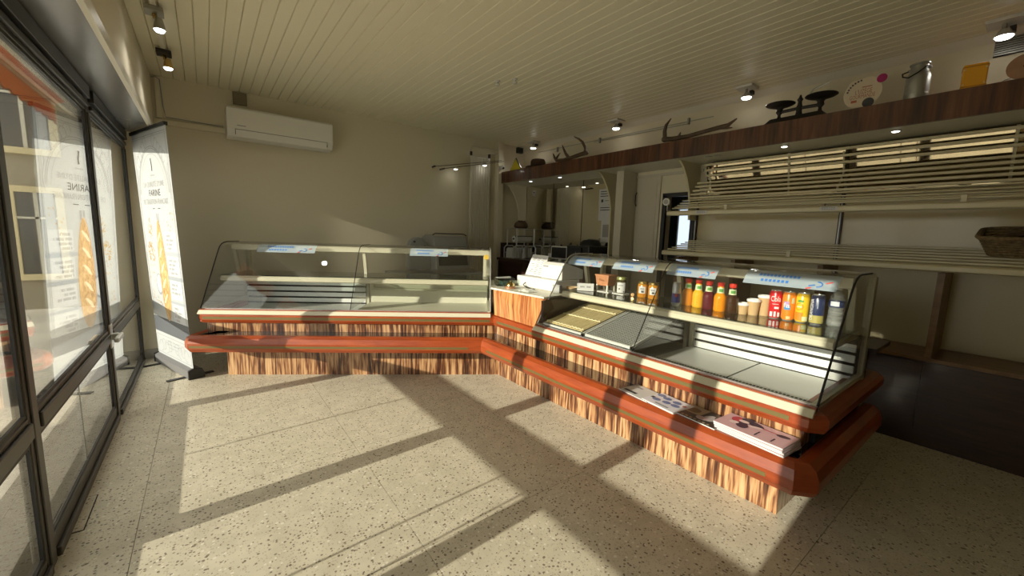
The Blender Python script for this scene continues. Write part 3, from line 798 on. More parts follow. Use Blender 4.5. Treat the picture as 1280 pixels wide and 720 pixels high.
for k in range(6):
    MB().box(.297, .398, 4.930, 4.936, 2.45 + k * .017, 2.46 + k * .017).build('slat', mat('vent slat', (0.30, 0.25, 0.17), 0.6) if k == 0 else bpy.data.materials['vent slat'], vt)
tk = thing('cable_trunking', 'cream cable trunking running round to the air conditioner', 'trunking', (-.1, 4.95, 2.15))
MB().box(-.285, -.245, 4.925, 4.949, 2.20, 2.553).build('riser', M['wall'], tk, bevel=.004)
MB().box(-.309, .218, 4.925, 4.949, 2.145, 2.195).build('run', M['wall'], tk, bevel=.004)
MB().tube([(-.30, 4.925, 2.54), (-.27, 4.92, 2.545), (-.245, 4.92, 2.53), (-.235, 4.92, 2.3), (-.22, 4.92, 2.215), (.20, 4.92, 2.205)], .004, 6).build('cable', M['greyink'], tk)

rd = thing('radiator', 'tall cream vertical radiator on the end wall', 'radiator', (3.11, 4.9, .2))
for k in range(8):
    MB().box(2.955 + k * .0405, 2.955 + k * .0405 + .036, 4.865, 4.90, .22, 2.30).build('fin', M['radiator'], rd, bevel=.004)
MB().box(2.95, 3.28, 4.88, 4.91, .20, .24).box(2.95, 3.28, 4.88, 4.91, 2.28, 2.32).build('manifold', M['radiator'], rd)
MB().box(2.99, 3.03, 4.91, 4.949, .4, .46).box(3.2, 3.24, 4.91, 4.949, .4, .46).box(2.99, 3.03, 4.91, 4.949, 2.0, 2.06).box(3.2, 3.24, 4.91, 4.949, 2.0, 2.06).build('wall_bracket', M['radiator'], rd)
MB().tube([(2.965, 4.89, 2.32), (2.965, 4.89, 2.40), (3.0, 4.90, 2.45), (3.405, 4.90, 2.45)], .008, 8).build('pipe', M['radiator'], rd)
MB().tube([(3.265, 4.89, 2.32), (3.265, 4.89, 2.38), (3.405, 4.89, 2.40)], .008, 8).build('pipe', M['radiator'], rd)
for x in (2.965, 3.265):
    MB().lathe([(.0, .0), (.018, .0), (.018, .05), (.0, .05)], (x, 4.88, 2.32), 10).build('valve', M['blackplastic'], rd)

sc_ = thing('security_camera', 'small white security camera with black lens in the corner', 'camera', (3.45, 4.83, 2.2))
MB().box(3.425, 3.465, 4.835, 4.862, 2.185, 2.235).build('mount', M['white'], sc_, bevel=.004)
MB().ball((3.445, 4.815, 2.21), .030, n=14).build('shell', M['white'], sc_, smooth=True)
MB().ball((3.452, 4.797, 2.200), .020, n=12).build('lens', M['blackplastic'], sc_, smooth=True)

cl = thing('cable_lights', 'pair of thin lamp cables with two small spotlights beside the radiator', 'lamp', (2.8, 4.85, 2.15))
MB().tube([(2.42, 4.88, 2.105), (3.42, 4.80, 2.30)], .0035, 6).build('cable', M['blackplastic'], cl)
MB().tube([(2.53, 4.84, 2.085), (3.42, 4.74, 2.28)], .0035, 6).build('cable', M['blackplastic'], cl)
for (x, y, z) in ((2.42, 4.88, 2.105), (2.53, 4.84, 2.085)):
    MB().tube([(x, 4.949, z), (x, y - .01, z)], .010, 8).build('wall_fixing', M['blackplastic'], cl)
for (x, y, z) in ((2.70, 4.83, 2.108), (3.13, 4.79, 2.205)):
    lm = MB().lathe([(.0, .02), (.016, .018), (.03, -.012), (.0, -.010)], (x, y, z), 14).build('lamp_cup', M['alu'], cl, smooth=True)
    MB().lathe([(.0, .0), (.026, .0), (.020, -.006), (.0, -.008)], (x, y, z - .012), 14).build('bulb', M['bulb'], lm)

# ------------------------------------------------------------------ ceiling and wall spotlights
def spot_light(o, p, d, watts):
    l = bpy.data.lights.new('spot', 'SPOT'); l.energy = watts; l.spot_size = math.radians(150); l.spot_blend = 0.7; l.shadow_soft_size = .03; l.color = (1, .96, .88)
    q = bpy.data.objects.new('lamp_light', l); COL.objects.link(q); q.parent = o
    q.location = Vector(p) - root_loc(o); q.rotation_euler = Vector(d).to_track_quat('-Z', 'Y').to_euler()
tr = thing('lamp_track', 'short white ceiling lamp track above the shop window', 'track', (-.17, 3.8, 2.56))
MB().box(-.185, -.155, 3.05, 4.40, 2.545, 2.5645).build('rail', M['whitetrim'], tr)
MB().tube([(-.17, 3.56, 2.545), (-.165, 3.66, 2.50), (-.17, 3.78, 2.54)], .003, 6).build('cord', M['whitetrim'], tr)
for (y, lab, bm2) in ((3.42, 'brass track spotlight with a broad grey mount over the window', M['aged']), (4.17, 'brass track spotlight with a dark square mount over the window', M['gold'])):
    s = thing('track_spotlight', lab, 'spotlight', (-.17, y, 2.545))
    MB().box(-.215, -.125, y - .05, y + .05, 2.515, 2.545).build('mount', M['aged'] if bm2 is M['aged'] else M['iron'], s, bevel=.004)
    MB().tube([(-.17, y, 2.515), (-.165, y - .005, 2.49), (-.15, y - .01, 2.47)], .012, 8).build('arm', M['gold'], s, smooth=True)
    hd = MB().lathe([(.0, .035), (.018, .035), (.024, .01), (.030, -.03), (.0, -.03)], (-.15, y - .01, 2.455), 14).build('head', bm2, s, smooth=True)
    MB().lathe([(.0, .0), (.028, .0), (.020, -.012), (.0, -.016)], (-.15, y - .01, 2.425), 14).build('bulb', M['bulb'], hd, smooth=True)
    spot_light(s, (-.15, y - .01, 2.40), (.25, -.1, -1), 3)
places = ['over the yellow triangle', 'over the branched antler', 'between the long antler and the old scale', 'beside the wall grille']
for (y, pl) in zip((4.50, 3.06, 1.685, .285), places):
    s = thing('ceiling_spotlight', 'small ceiling spotlight on a white square plate ' + pl, 'spotlight', (3.75, y, 2.56), 'spotlights above the veneer shelf')
    MB().box(3.68, 3.82, y - .07, y + .07, 2.545, 2.5645).build('plate', M['white'], s, bevel=.003)
    MB().tube([(3.75, y, 2.545), (3.75, y, 2.52), (3.745, y - .005, 2.50)], .010, 8).build('arm', M['aged'], s)
    MB().box(3.755, 3.80, y - .045, y - .02, 2.50, 2.53).build('clip', M['iron'], s)
    hd = MB().lathe([(.0, .03), (.02, .028), (.042, -.012), (.0, -.010)], (3.745, y - .005, 2.485), 16).build('head', M['alu'], s, smooth=True)
    MB().lathe([(.0, .0), (.038, .0), (.030, -.010), (.0, -.016)], (3.745, y - .005, 2.473), 16).build('bulb', M['bulb'], hd, smooth=True)
    spot_light(s, (3.745, y - .005, 2.45), (-.6, 0, -1), 2.5)

vg = thing('wall_grille', 'dark slatted ventilation grille high on the wall above the milk churn', 'vent', (3.95, .17, 2.43))
MB().box(3.942, 3.949, .02, .325, 2.425, 2.545).build('grille_back', M['dark'], vg)
for k in range(9):
    MB().box(3.930, 3.942, .02, .325, 2.43 + k * .013, 2.436 + k * .013).build('slat', M['aged'], vg)
cd = thing('conduit', 'thin metal wire conduit along the wall behind the antlers', 'conduit', (3.94, 2.5, 2.45))
MB().tube([(3.938, 2.05, 2.435), (3.938, 4.6, 2.46)], .004, 6).build('wire', M['aged'], cd)
MB().tube([(3.938, 2.30, 2.415), (3.938, 3.55, 2.435)], .004, 6).build('wire', M['aged'], cd)
for y in (2.3, 3.45, 4.2):
    MB().box(3.925, 3.949, y - .01, y + .01, 2.41, 2.47).build('clip', M['aged'], cd)

# ------------------------------------------------------------------ veneer canopy shelf along the wall
bm = thing('canopy_shelf', 'long dark brown veneer shelf running the whole wall', 'shelf', (3.7, 2.0, 2.0))
MB().box(3.462, 3.482, -1.55, 4.85, 1.992, 2.148).build('fascia', M['beam'], bm)
MB().box(3.482, 3.949, -1.55, 4.85, 2.125, 2.145).build('top_board', M['beam'], bm)
MB().box(3.482, 3.949, -1.55, 4.85, 1.992, 2.010).build('underside', M['whitetrim'], bm)
for y in (4.33, 3.76, 1.88, 1.80, 1.29, .66, -.2):
    dl = MB().lathe([(.0, .0), (.030, .0), (.026, -.006), (.0, -.006)], (3.585, y, 1.992), 14).build('downlight', M['alu'], bm)
    if y not in (1.88, 1.80):
        MB().lathe([(.0, .0), (.021, .0), (.016, -.004), (.0, -.005)], (3.585, y, 1.986), 14).build('bulb', M['bulbsoft'], dl)
def cheek(y, zb, name='cheek', m=None):
    pts = [(3.50, 1.991), (3.56, 1.985), (3.62, 1.94), (3.70, 1.84), (3.76, 1.72), (3.79, 1.60), (3.80, zb), (3.93, zb), (3.93, 1.991)]
    return MB().prism(pts, y - .010, y + .010, 1).build(name, m or M['shelfcream'], bm)
cheek(3.105, .927); cheek(2.135, 1.45); cheek(4.842, .927, m=M['wall'])

labs = ['mirror panel in the corner behind the wire rack', 'mirror panel behind the square screen', 'mirror panel with papers taped to it']
for (a, b, lab) in ((4.245, 4.83, labs[0]), (3.685, 4.235, labs[1]), (3.13, 3.675, labs[2])):
    m_ = thing('mirror_panel', lab, 'mirror', (3.93, (a + b) / 2, .93), 'mirror panels under the veneer shelf')
    MB().box(3.935, 3.945, a, b, .93, 1.985).build('mirror_glass', M['mirror'], m_)
    MB().box(3.934, 3.948, a - .008, a + .002, .93, 1.985).build('joint_strip', mat('bronze strip', (0.10, 0.08, 0.05), 0.4) if a > 4 else bpy.data.materials['bronze strip'], m_)

t_ = thing('junction_box', 'small dark box high in the corner by the pipe casing', 'box', (3.84, 4.95, 2.475))
MB().box(3.79, 3.89, 4.90, 4.949, 2.475, 2.555).build('case', mat('dark olive plastic', (0.05, 0.05, 0.035), 0.5), t_, bevel=.004)
MB().box(3.80, 3.88, 4.895, 4.90, 2.485, 2.545).build('cover', M['blackplastic'], t_)
for (x, y) in ((2.081, 3.008), (2.165, 2.871)):
    h = thing('ceiling_hook', 'small white knob screwed into the middle of the ceiling', 'hook', (x, y, 2.565), 'white knobs on the ceiling')
    MB(local=True).lathe([(.0, .0), (.022, .0), (.022, -.006), (.010, -.012), (.010, -.020), (.020, -.026), (.018, -.040), (.0, -.044)], n=14).build('knob', M['white'], h, smooth=True)
    MB(local=True).lathe([(.0245, .0), (.0245, -.003), (.022, -.003)], n=14).build('rose', M['whitetrim'], h)
# ------------------------------------------------------------------ bread racks, cabinet
Y0, Y1 = -1.30, 2.12
M['bronzemirror'] = mat('bronze mirror', (0.42, 0.36, 0.24), 0.03, metal=1.0)
bp = thing('wall_panelling', 'glossy cream wall panel with black slotted uprights behind the bread racks', 'panel', (3.92, .5, .58))
for (a, b) in ((-1.3, -.22), (-.20, .955), (.975, 2.11)):
    MB().box(3.925, 3.945, a, b, 1.12, 1.64).build('panel', M['panelcream'], bp)
    MB().prism([(3.93, 1.66), (3.845, 1.985), (3.853, 1.985), (3.938, 1.66)], a, min(b, 2.03), 1).build('mirror_strip', M['bronzemirror'], bp)
    MB().prism([(3.924, 1.66), (3.840, 1.985), (3.845, 1.985), (3.929, 1.66)], a + .36, a + .375, 1).build('mirror_joint', M['shelfcream'], bp)
    MB().box(3.93, 3.945, a, b, .575, 1.12).build('lower_panel', M['shelfcream'], bp)
for y in (-.21, .965, 2.118):
    up = MB().box(3.90, 3.93, y - .012, y + .012, 1.115, 1.64).build('upright', M['blackplastic'], bp)
    MB().box(3.897, 3.901, y - .004, y + .004, 1.13, 1.63).build('slot_strip', M['aged'], up)

def rack(name, label, front, bars, rail_z, label_spots, tabs):
    t = thing(name, label, 'rack', (3.6, .5, rail_z))
    fx = front
    MB().prism([(fx, rail_z - .018), (fx + .012, rail_z - .024), (fx + .045, rail_z - .024), (fx + .05, rail_z + .018), (fx + .014, rail_z + .02), (fx, rail_z + .010)], Y0, Y1 + .03, 1).build('front_rail', M['shelfcream'], t, bevel=.004)
    for (x, z, w, h, y1) in bars:
        MB().box(x - w, x + w, Y0 + .01, y1, z - h, z + h).build('bar', M['shelfcream'], t, bevel=.003)
    for y in (-.21, .965, 1.97):
        MB().tube([(fx + .04, y, rail_z)] + [(x + .012, y, z - h - .009) for (x, z, w, h, y1) in bars], .007, 6).build('arm', M['shelfcream'], t)
    for y in label_spots:
        lb = MB().box(fx - .002, fx + .001, y - .05, y + .05, rail_z - .014, rail_z + .014).build('price_label', M['paper'], t)
        for q in range(2):
            for k in range(6):
                MB().box(fx - .003, fx - .002, y + .038 - k * .013 - .009, y + .038 - k * .013, rail_z + .004 - q * .010, rail_z + .008 - q * .010).build('lettering', M['greyink'], lb)
    for y in tabs:
        MB().box(fx + .004, fx + .012, y - .012, y + .012, rail_z + .018, rail_z + .058).build('stop_tab', M['shelfcream'], t)
    return t
ub = [(3.482 + .041 * k, 1.540 + .012 * k + .0022 * k * k, .0175, .005, Y1) for k in range(5)]
ub += [(3.69 + .034 * k, 1.648 + .038 * k, .011, .009, Y1 - .03) for k in range(5)]
ub += [(3.815, 1.862, .008, .010, 2.0), (3.79, 1.908, .008, .010, 2.0), (3.765, 1.953, .008, .010, 2.0)]
rack('bread_rack', 'upper tilted bread rack of cream bars below the veneer shelf', 3.43, ub, 1.497, (1.82, .92), (1.62, .3))
lb_ = [(3.462 + .074 * k, 1.166 + .0165 * k, .021, .006, Y1) for k in range(6)]
rack('bread_rack', 'lower bread rack of cream bars holding the wicker basket', 3.40, lb_, 1.135, (), (1.12,))
tm = thing('kitchen_timer', 'round white dial hanging at the end of the upper bread rack', 'timer', (3.45, 2.16, 1.55))
MB().tube([(3.452, 2.16, 1.60), (3.452, 2.16, 1.52)], .006, 8).build('stem', M['aged'], tm)
MB().tube([(3.445, 2.16, 1.60), (3.425, 2.16, 1.60)], .034, 18).build('dial', M['white'], tm, smooth=True)
MB().tube([(3.425, 2.16, 1.60), (3.422, 2.16, 1.60)], .022, 16).build('face', mat('grey dial face', (0.35, 0.34, 0.31), 0.5), tm)

cb = thing('base_cabinet', 'long low dark wood cabinet with oak top below the bread racks', 'cabinet', (3.7, .4, 0))
MB().box(3.53, 3.925, -1.4, 2.10, .10, .55).build('body', M['darkwood'], cb)
MB().box(3.55, 3.929, -1.4, 2.10, 0, .10).build('kickboard', M['darkwood'], cb)
for k in range(4):
    a = -1.39 + k * .875
    MB().box(3.518, 3.53, a, a + .865, .108, .545).build('door', M['darkwood'], cb)
MB().box(3.515, 3.929, -1.4, 2.10, .55, .572).build('top_board', M['oak'], cb)
for y in (.345, .95, 1.56, 2.07):
    MB().box(3.53, 3.90, y - .016, y + .016, .573, 1.100).build('divider', M['oak'], cb)

# wicker basket on the lower rack
wk = thing('wicker_basket', 'dark wicker basket of coarse weave on the lower bread rack', 'basket', (3.68, .03, 1.245))
wk.rotation_euler = (0, -math.radians(12.6), 0)
wm = mat('wicker', (0.20, 0.14, 0.07), 0.7, vary=0.4, vscale=60)
def rect_loop(w, l, z, wob, ph, n=44):
    pts = []
    for k in range(n + 1):
        a = 2 * math.pi * k / n + .001
        c, s_ = math.cos(a), math.sin(a)
        q = (abs(c) ** 6 + abs(s_) ** 6) ** (-1 / 6)
        r = 1 + wob * math.sin(k * math.pi + ph)
        pts.append((3.68 + w * c * q * r, .03 + l * s_ * q * r, z))
    return pts
for k in range(7):
    z = 1.245 + k * .018
    MB().tube(rect_loop(.115 + .006 * k, .155 + .006 * k, z, .02, (k % 2) * math.pi), .009, 5, False).build('weave', wm, wk)
MB().box(3.58, 3.78, -.11, .17, 1.236, 1.244).build('bottom', wm, wk)
MB().tube(rect_loop(.16, .20, 1.375, .03, 0), .015, 6, False).build('rim', wm, wk)
random.seed(5)
for k in range(16):
    MB().ball((3.60 + random.random() * .16, -.09 + random.random() * .24, 1.33 + random.random() * .04), .03, .045, .018, 8).build('crust', wm if k % 2 else M['bone'], wk, smooth=True)

wk.location.z = 1.2400
wk.scale = (1, 1, .82)

# ------------------------------------------------------------------ back corner worktop and its things
wt = thing('back_worktop', 'dark worktop below the mirror panels', 'worktop', (3.65, 3.9, 0))
MB().box(3.40, 3.93, 3.12, 4.83, .89, .925).build('top', M['darkwood'], wt)
MB().box(3.44, 3.93, 3.13, 4.83, 0, .89).build('carcass', M['darkwood'], wt)
for k in range(3):
    MB().box(3.425, 3.44, 3.14 + k * .565, 3.14 + k * .565 + .555, .08, .88).build('door', M['darkwood'], wt)

rk = thing('wire_rack', 'wire rack with paper roll and bags on the corner worktop', 'rack', (3.66, 4.62, .925))
def T(pts, r=.010): return MB().tube(pts, r, 8)
for y in (4.52, 4.74):
    T([(3.47, y, .926), (3.47, y, 1.07), (3.50, y, 1.10), (3.62, y, 1.10), (3.65, y, 1.07), (3.65, y, .926)]).build('hoop', M['alu'], rk, smooth=True)
    T([(3.67, y, .926), (3.67, y, 1.07), (3.70, y, 1.10), (3.85, y, 1.10), (3.88, y, 1.07), (3.88, y, .926)]).build('hoop', M['alu'], rk, smooth=True)
    for x in (3.52, 3.84):
        T([(x, y, 1.10), (x, y, 1.34)]).build('post', M['alu'], rk)
    T([(3.47, y, 1.0), (3.88, y, 1.0)], .005).build('crossbar', M['alu'], rk)
T([(3.50, 4.52, 1.345), (3.87, 4.52, 1.345), (3.87, 4.74, 1.345), (3.50, 4.74, 1.345), (3.50, 4.52, 1.345)], .006).build('top_wire', M['alu'], rk)
MB().box(3.43, 3.90, 4.76, 4.785, .926, 1.14).build('board', M['darkwood'], rk)
pr = thing('paper_roll', 'long roll of white wrapping paper held in the wire rack', 'paper roll', (3.68, 4.60, 1.2))
MB().tube([(3.53, 4.60, 1.20), (3.83, 4.60, 1.20)], .045, 18).build('roll', M['paper'], pr, smooth=True)
MB().tube([(3.515, 4.60, 1.20), (3.845, 4.60, 1.20)], .012, 10).build('spindle', M['darkwood'], pr)
MB().box(3.52, 3.84, 4.552, 4.556, 1.235, 1.245).build('cutter', M['iron'], pr)
for k in range(8):
    o = MB().hexa([(3.48 + k * .048, 4.56, .927), (3.515 + k * .048, 4.56, .927), (3.515 + k * .048, 4.72, .927), (3.48 + k * .048, 4.72, .927)],
                  [(3.484 + k * .048, 4.57, 1.06), (3.512 + k * .048, 4.57, 1.075), (3.512 + k * .048, 4.71, 1.075), (3.484 + k * .048, 4.71, 1.06)])
    tag(o.build('paper_bag', M['paper'], loc=(3.5 + k * .048, 4.64, .927), bevel=.003), 'folded white paper bag standing in the wire rack', 'paper bag', 'paper bags in the wire rack')
ld = thing('bread_loaf', 'dark round loaf resting on top of the wire rack', 'bread', (3.67, 4.62, 1.35))
MB().lathe([(.0, .0), (.08, .0), (.105, .03), (.09, .075), (.05, .105), (.0, .115)], (3.67, 4.62, 1.352), 18).build('crust', M['bone'], ld, smooth=True)
for k in range(3):
    MB().tube([(3.60 + .05 * k, 4.55, 1.44), (3.62 + .05 * k, 4.60, 1.463), (3.64 + .05 * k, 4.66, 1.455)], .005, 6).build('score', M['darkwood'], ld)
ov = thing('oval_sticker', 'small oval sign stuck on the corner mirror panel', 'sign', (3.93, 4.66, 1.90))
MB().tube([(3.934, 4.66, 1.88), (3.930, 4.66, 1.88)], .045, 20).build('disc', M['white'], ov)
MB().tube([(3.930, 4.66, 1.88), (3.9292, 4.66, 1.88)], .038, 20).build('ring', M['greyink'], ov)
MB().tube([(3.9292, 4.66, 1.88), (3.9286, 4.66, 1.88)], .034, 20).build('disc', M['white'], ov)
MB().box(3.9275, 3.9286, 4.635, 4.685, 1.885, 1.895).box(3.9275, 3.9286, 4.64, 4.68, 1.865, 1.872).build('lettering', M['ink'], ov)

cm = thing('coffee_machine', 'black coffee machine with a domed lid below the taped papers', 'coffee machine', (3.65, 3.3, .926))
MB().box(3.50, 3.86, 3.135, 3.50, .935, 1.15).build('body', M['blackplastic'], cm, bevel=.012)
MB().lathe([(.0, .0), (.13, .0), (.125, .03), (.09, .065), (.03, .075), (.0, .075)], (3.70, 3.30, 1.151), 20).build('lid', M['dark'], cm, smooth=True)
MB().box(3.46, 3.50, 3.20, 3.44, .935, .96).build('drip_tray', M['aged'], cm)
MB().lathe([(.0, .0), (.016, .0), (.016, -.07), (.0, -.07)], (3.485, 3.32, 1.08), 10).build('spout', M['aged'], cm)
MB().box(3.47, 3.50, 3.24, 3.40, 1.06, 1.13).build('front_panel', M['blackplastic'], cm, bevel=.004)
MB().lathe([(.0, .0), (.012, .0), (.012, .03), (.0, .03)], (3.55, 3.48, 1.151), 10).build('cap', M['blackplastic'], cm)
ms = thing('monitor', 'pale framed square screen on the worktop beside the coffee machine', 'monitor', (3.62, 3.71, .926))
MB().box(3.58, 3.63, 3.57, 3.86, .965, 1.13).build('frame', M['white'], ms, bevel=.006)
MB().box(3.577, 3.580, 3.585, 3.845, .98, 1.115).build('screen', M['blackplastic'], ms)
MB().box(3.60, 3.64, 3.69, 3.74, .935, .97).box(3.56, 3.70, 3.64, 3.80, .926, .936).build('stand', M['white'], ms)
for (y, h, c) in ((3.535, .19, (0.30, 0.22, 0.08)), (3.88, .22, (0.18, 0.16, 0.10)), (3.95, .20, (0.22, 0.20, 0.12)), (4.02, .23, (0.12, 0.12, 0.09)), (4.09, .19, (0.28, 0.24, 0.15))):
    lab = {3.535: 'small amber bottle between the screen and the coffee machine'}.get(y, 'small dark bottle standing on the worktop beside the screen')
    bt_ = thing('syrup_bottle', lab, 'bottle', (3.78, y, .926), None if y == 3.535 else 'bottles on the back worktop')
    MB(local=True).lathe([(.0, .0), (.028, .0), (.030, .01), (.030, h * .6), (.012, h * .78), (.012, h * .92), (.0, h * .92)], n=14).build('body', mat('bottle glass', c, 0.15), bt_, smooth=True)
    MB(local=True).lathe([(.0, h * .92), (.015, h * .92), (.015, h), (.0, h)], n=12).build('cap', M['blackplastic'], bt_)
    MB(local=True).lathe([(.0308, h * .2), (.0308, h * .5)], n=14).build('bottle_label', M['paper'], bt_)
sheets = [(3.15, 3.405, 1.655, 1.845, 0, 'printed paper notice taped highest on the mirror'), (3.13, 3.40, 1.465, 1.65, 3, 'crumpled white paper taped below the printed notice'), (3.14, 3.345, 1.20, 1.462, 6, 'grey photocopied sheet taped lowest on the mirror')]
for (a, b, z0, z1, r, lab) in sheets:
    s = thing('taped_paper', lab, 'paper', (3.93, (a + b) / 2, z0))
    x = 3.929
    MB().hexa([(x, a, z0), (x, b, z0 - .004), (x + .0015, b, z0 - .004), (x + .0015, a, z0)], [(x - .004, a, z1), (x, b, z1), (x + .0015, b, z1), (x - .0025, a, z1)]).build('sheet', M['paper'], s)
    m = MB()
    if r < 6:
        for q in range(3 if r == 0 else 2):
            m.box(x - .006, x - .0045, a + .03 + .02 * (q % 2), b - .03, z1 - .035 - q * .028, z1 - .026 - q * .028)
        if r == 0: m.box(x - .006, x - .0045, b - .075, b - .045, z0 + .03, z0 + .065); m.box(x - .006, x - .0045, a + .05, b - .10, z0 + .045, z0 + .05)
    else:
        m.box(x - .006, x - .0045, a + .03, b - .03, z0 + .06, z1 - .05)
    m.build('print', M['ink'] if r < 6 else mat('photocopy grey', (0.30, 0.29, 0.27), 0.6), s)
    MB().box(x - .007, x, (a + b) / 2 - .02, (a + b) / 2 + .02, z1 - .012, z1 + .012).build('tape', M['paper'], s)

# table and bread slicer behind the angled counter
tb = thing('work_table', 'steel work table behind the angled display counter', 'table', (2.33, 4.52, 0))
MB().box(1.75, 2.85, 4.20, 4.88, .735, .77).build('table_top', M['steel'], tb)
for (x, y) in ((1.79, 4.24), (2.81, 4.24), (1.79, 4.84), (2.81, 4.84)):
    MB().box(x - .02, x + .02, y - .02, y + .02, 0, .735).build('leg', M['steel'], tb)
sl = thing('bread_slicer', 'grey bread slicing machine with a round side guard, behind the angled counter', 'slicer', (2.35, 4.5, .771))
grey = mat('slicer enamel', (0.30, 0.31, 0.30), 0.35)
MB().prism([(1.90, .80), (1.90, 1.08), (1.93, 1.16), (2.0, 1.20), (2.07, 1.19), (2.14, 1.12), (2.18, 1.03), (2.20, .80)], 4.50, 4.60, 1).build('side_guard', grey, sl, bevel=.02)
MB().prism([(4.36, .80), (4.36, .86), (4.42, 1.10), (4.46, 1.21), (4.70, 1.23), (4.78, 1.20), (4.78, .80)], 2.19, 2.66, 0).build('hood', grey, sl, bevel=.015)
MB().prism([(4.345, .86), (4.405, 1.09), (4.415, 1.09), (4.36, .86)], 2.23, 2.62, 0).build('feed_opening', M['dark'], sl)
MB().box(2.18, 2.70, 4.30, 4.80, .771, .81).build('base', M['aged'], sl, bevel=.006)
MB().tube([(2.19, 4.47, 1.225), (2.22, 4.46, 1.245), (2.62, 4.46, 1.245), (2.66, 4.47, 1.225)], .006, 8).build('top_bar', M['blackplastic'], sl)
MB().tube([(2.67, 4.42, 1.10), (2.72, 4.40, .98), (2.70, 4.38, .84)], .012, 8).build('lever', M['aged'], sl, smooth=True)
for (x, z) in ((1.97, 1.14), (2.10, 1.09)):
    MB().tube([(x, 4.50, z), (x, 4.485, z)], .010, 10).build('knob', M['blackplastic'], sl)
# ------------------------------------------------------------------ drinks and jars on the upper glass shelf
ZS = .8385
def facing(x, y):
    d = Vector((x, y, 0)).normalized()
    return Vector((d.y, -d.x, 0)), Vector((-d.x, -d.y, 0))
def patch(r, z0, z1, ang, half, n=8):                 # curved label patch on a cylinder of radius r
    return MB(local=True).lathe([(r, z0), (r, z1)], n=n, a0=ang - half, a1=ang + half)
def can(x, y, label, body_m, h=.156, r=.0305, name='drink_can'):
    t = thing(name, label, 'can', (x, y, ZS))
    MB(local=True).lathe([(.0, .001), (r * .72, .0), (r * .80, .004), (r, .014), (r, h - .016), (r * .82, h - .004)], n=24).build('body', body_m, t, smooth=True)
    MB(local=True).lathe([(r * .82, h - .0045), (r * .86, h - .001), (r * .86, h), (r * .78, h), (r * .76, h - .004), (.0, h - .004)], n=24).build('lid', M['alu'], t, smooth=True)
    MB(local=True).lathe([(r * .72, -.0), (r * .81, .0045), (r * .73, .0)], n=24).build('base_rim', M['alu'], t)
    MB(local=True).box(-.008, .008, -.012, .010, h - .003, h - .0015).build('ring_pull', M['alu'], t)
    return t
red = mat('red can', (0.62, 0.015, 0.025), 0.3, spec=0.6)
orange = mat('orange can', (0.86, 0.25, 0.02), 0.3, spec=0.6)
yelcan = mat('yellow can', (0.88, 0.56, 0.02), 0.3, spec=0.6)
navy = mat('navy can', (0.022, 0.035, 0.11), 0.3, spec=0.6)
whitep = mat('white print', (0.85, 0.85, 0.83), 0.4)
bluep = mat('bright blue print', (0.06, 0.28, 0.62), 0.4)
greenp = mat('green print', (0.10, 0.32, 0.06), 0.4)
def ctext(t, x, y, body, size, z, m, r, width=None, turn=0.0, vertical=False):
    ex, ez = facing(x, y)
    R = Matrix.Rotation(turn, 3, 'Z'); ex, ez = R @ ex, R @ ez
    if vertical:
        return writing(body, size, ez * (r + .0008) + Vector((0, 0, z)), (0, 0, 1), -ex, 'lettering', m, t, width=width)
    return writing(body, size, ez * (r + .0008) + Vector((0, 0, z)), ex, (0, 0, 1), 'lettering', m, t, bend=r + .0008, width=width)
def ang(x, y): return math.atan2(-y, -x)
cx_, cy_ = 2.49, .852
c = can(cx_, cy_, 'red cola can standing beside the tall paper cup', red)
ctext(c, cx_, cy_, 'Cola', .042, .108, whitep, .0305, width=.050)
ctext(c, cx_, cy_, '\u2022\u2022\u2022\u2022\u2022', .018, .080, whitep, .0305, width=.03)
patch(.0309, .012, .038, ang(cx_, cy_) - .55, .22).build('print', whitep, c)
patch(.0309, .012, .040, ang(cx_, cy_) + .05, .14).build('print', whitep, c)
patch(.0309, .012, .036, ang(cx_, cy_) + .65, .20).build('print', whitep, c)
patch(.0309, .055, .066, ang(cx_, cy_) + .25, .35).build('print', whitep, c)
cx_, cy_ = 2.485, .787
c = can(cx_, cy_, 'orange soda can with a blue leaf shaped emblem', orange)
patch(.0309, .060, .085, ang(cx_, cy_) - .20, .45, 10).build('print', bluep, c)
patch(.0310, .078, .104, ang(cx_, cy_) - .35, .45, 10).build('print', mat('violet print', (0.45, 0.28, 0.55), 0.4), c)
ctext(c, cx_, cy_, 'fa', .036, .083, whitep, .0312, width=.032, turn=-.3)
patch(.0309, .095, .125, ang(cx_, cy_) + .65, .22).build('print', mat('pale green print', (0.55, 0.62, 0.40), 0.4), c)
patch(.0309, .010, .026, ang(cx_, cy_) + .1, .3).build('print', mat('pale orange print', (0.85, 0.55, 0.25), 0.4), c)
cx_, cy_ = 2.495, .727
c = can(cx_, cy_, 'yellow and orange soda can with a round fruit emblem', yelcan)
patch(.0308, .012, .055, ang(cx_, cy_) - .45, .65, 10).build('print', orange, c)
ctext(c, cx_, cy_, 'O', .058, .082, mat('deep orange print', (0.85, 0.30, 0.02), 0.4), .0312, turn=-.45)
ctext(c, cx_, cy_, '\u2022\u2022\u2022', .03, .083, whitep, .0312, width=.024, turn=-.45)
patch(.0309, .108, .120, ang(cx_, cy_) - .3, .45).build('print', greenp, c)
patch(.0309, .010, .034, ang(cx_, cy_) + .55, .45).build('print', mat('pale lime print', (0.72, 0.74, 0.42), 0.4), c)
cx_, cy_ = 2.495, .662
c = can(cx_, cy_, 'navy blue drink can with white upright lettering, beside the water bottle', navy)
patch(.0308, .010, .050, ang(cx_, cy_) + .1, 1.3, 14).build('print', mat('olive gold print', (0.42, 0.36, 0.10), 0.4), c)
ctext(c, cx_, cy_, 'ORANGINA', .026, .078, whitep, .0312, width=.11, turn=-.75, vertical=True)
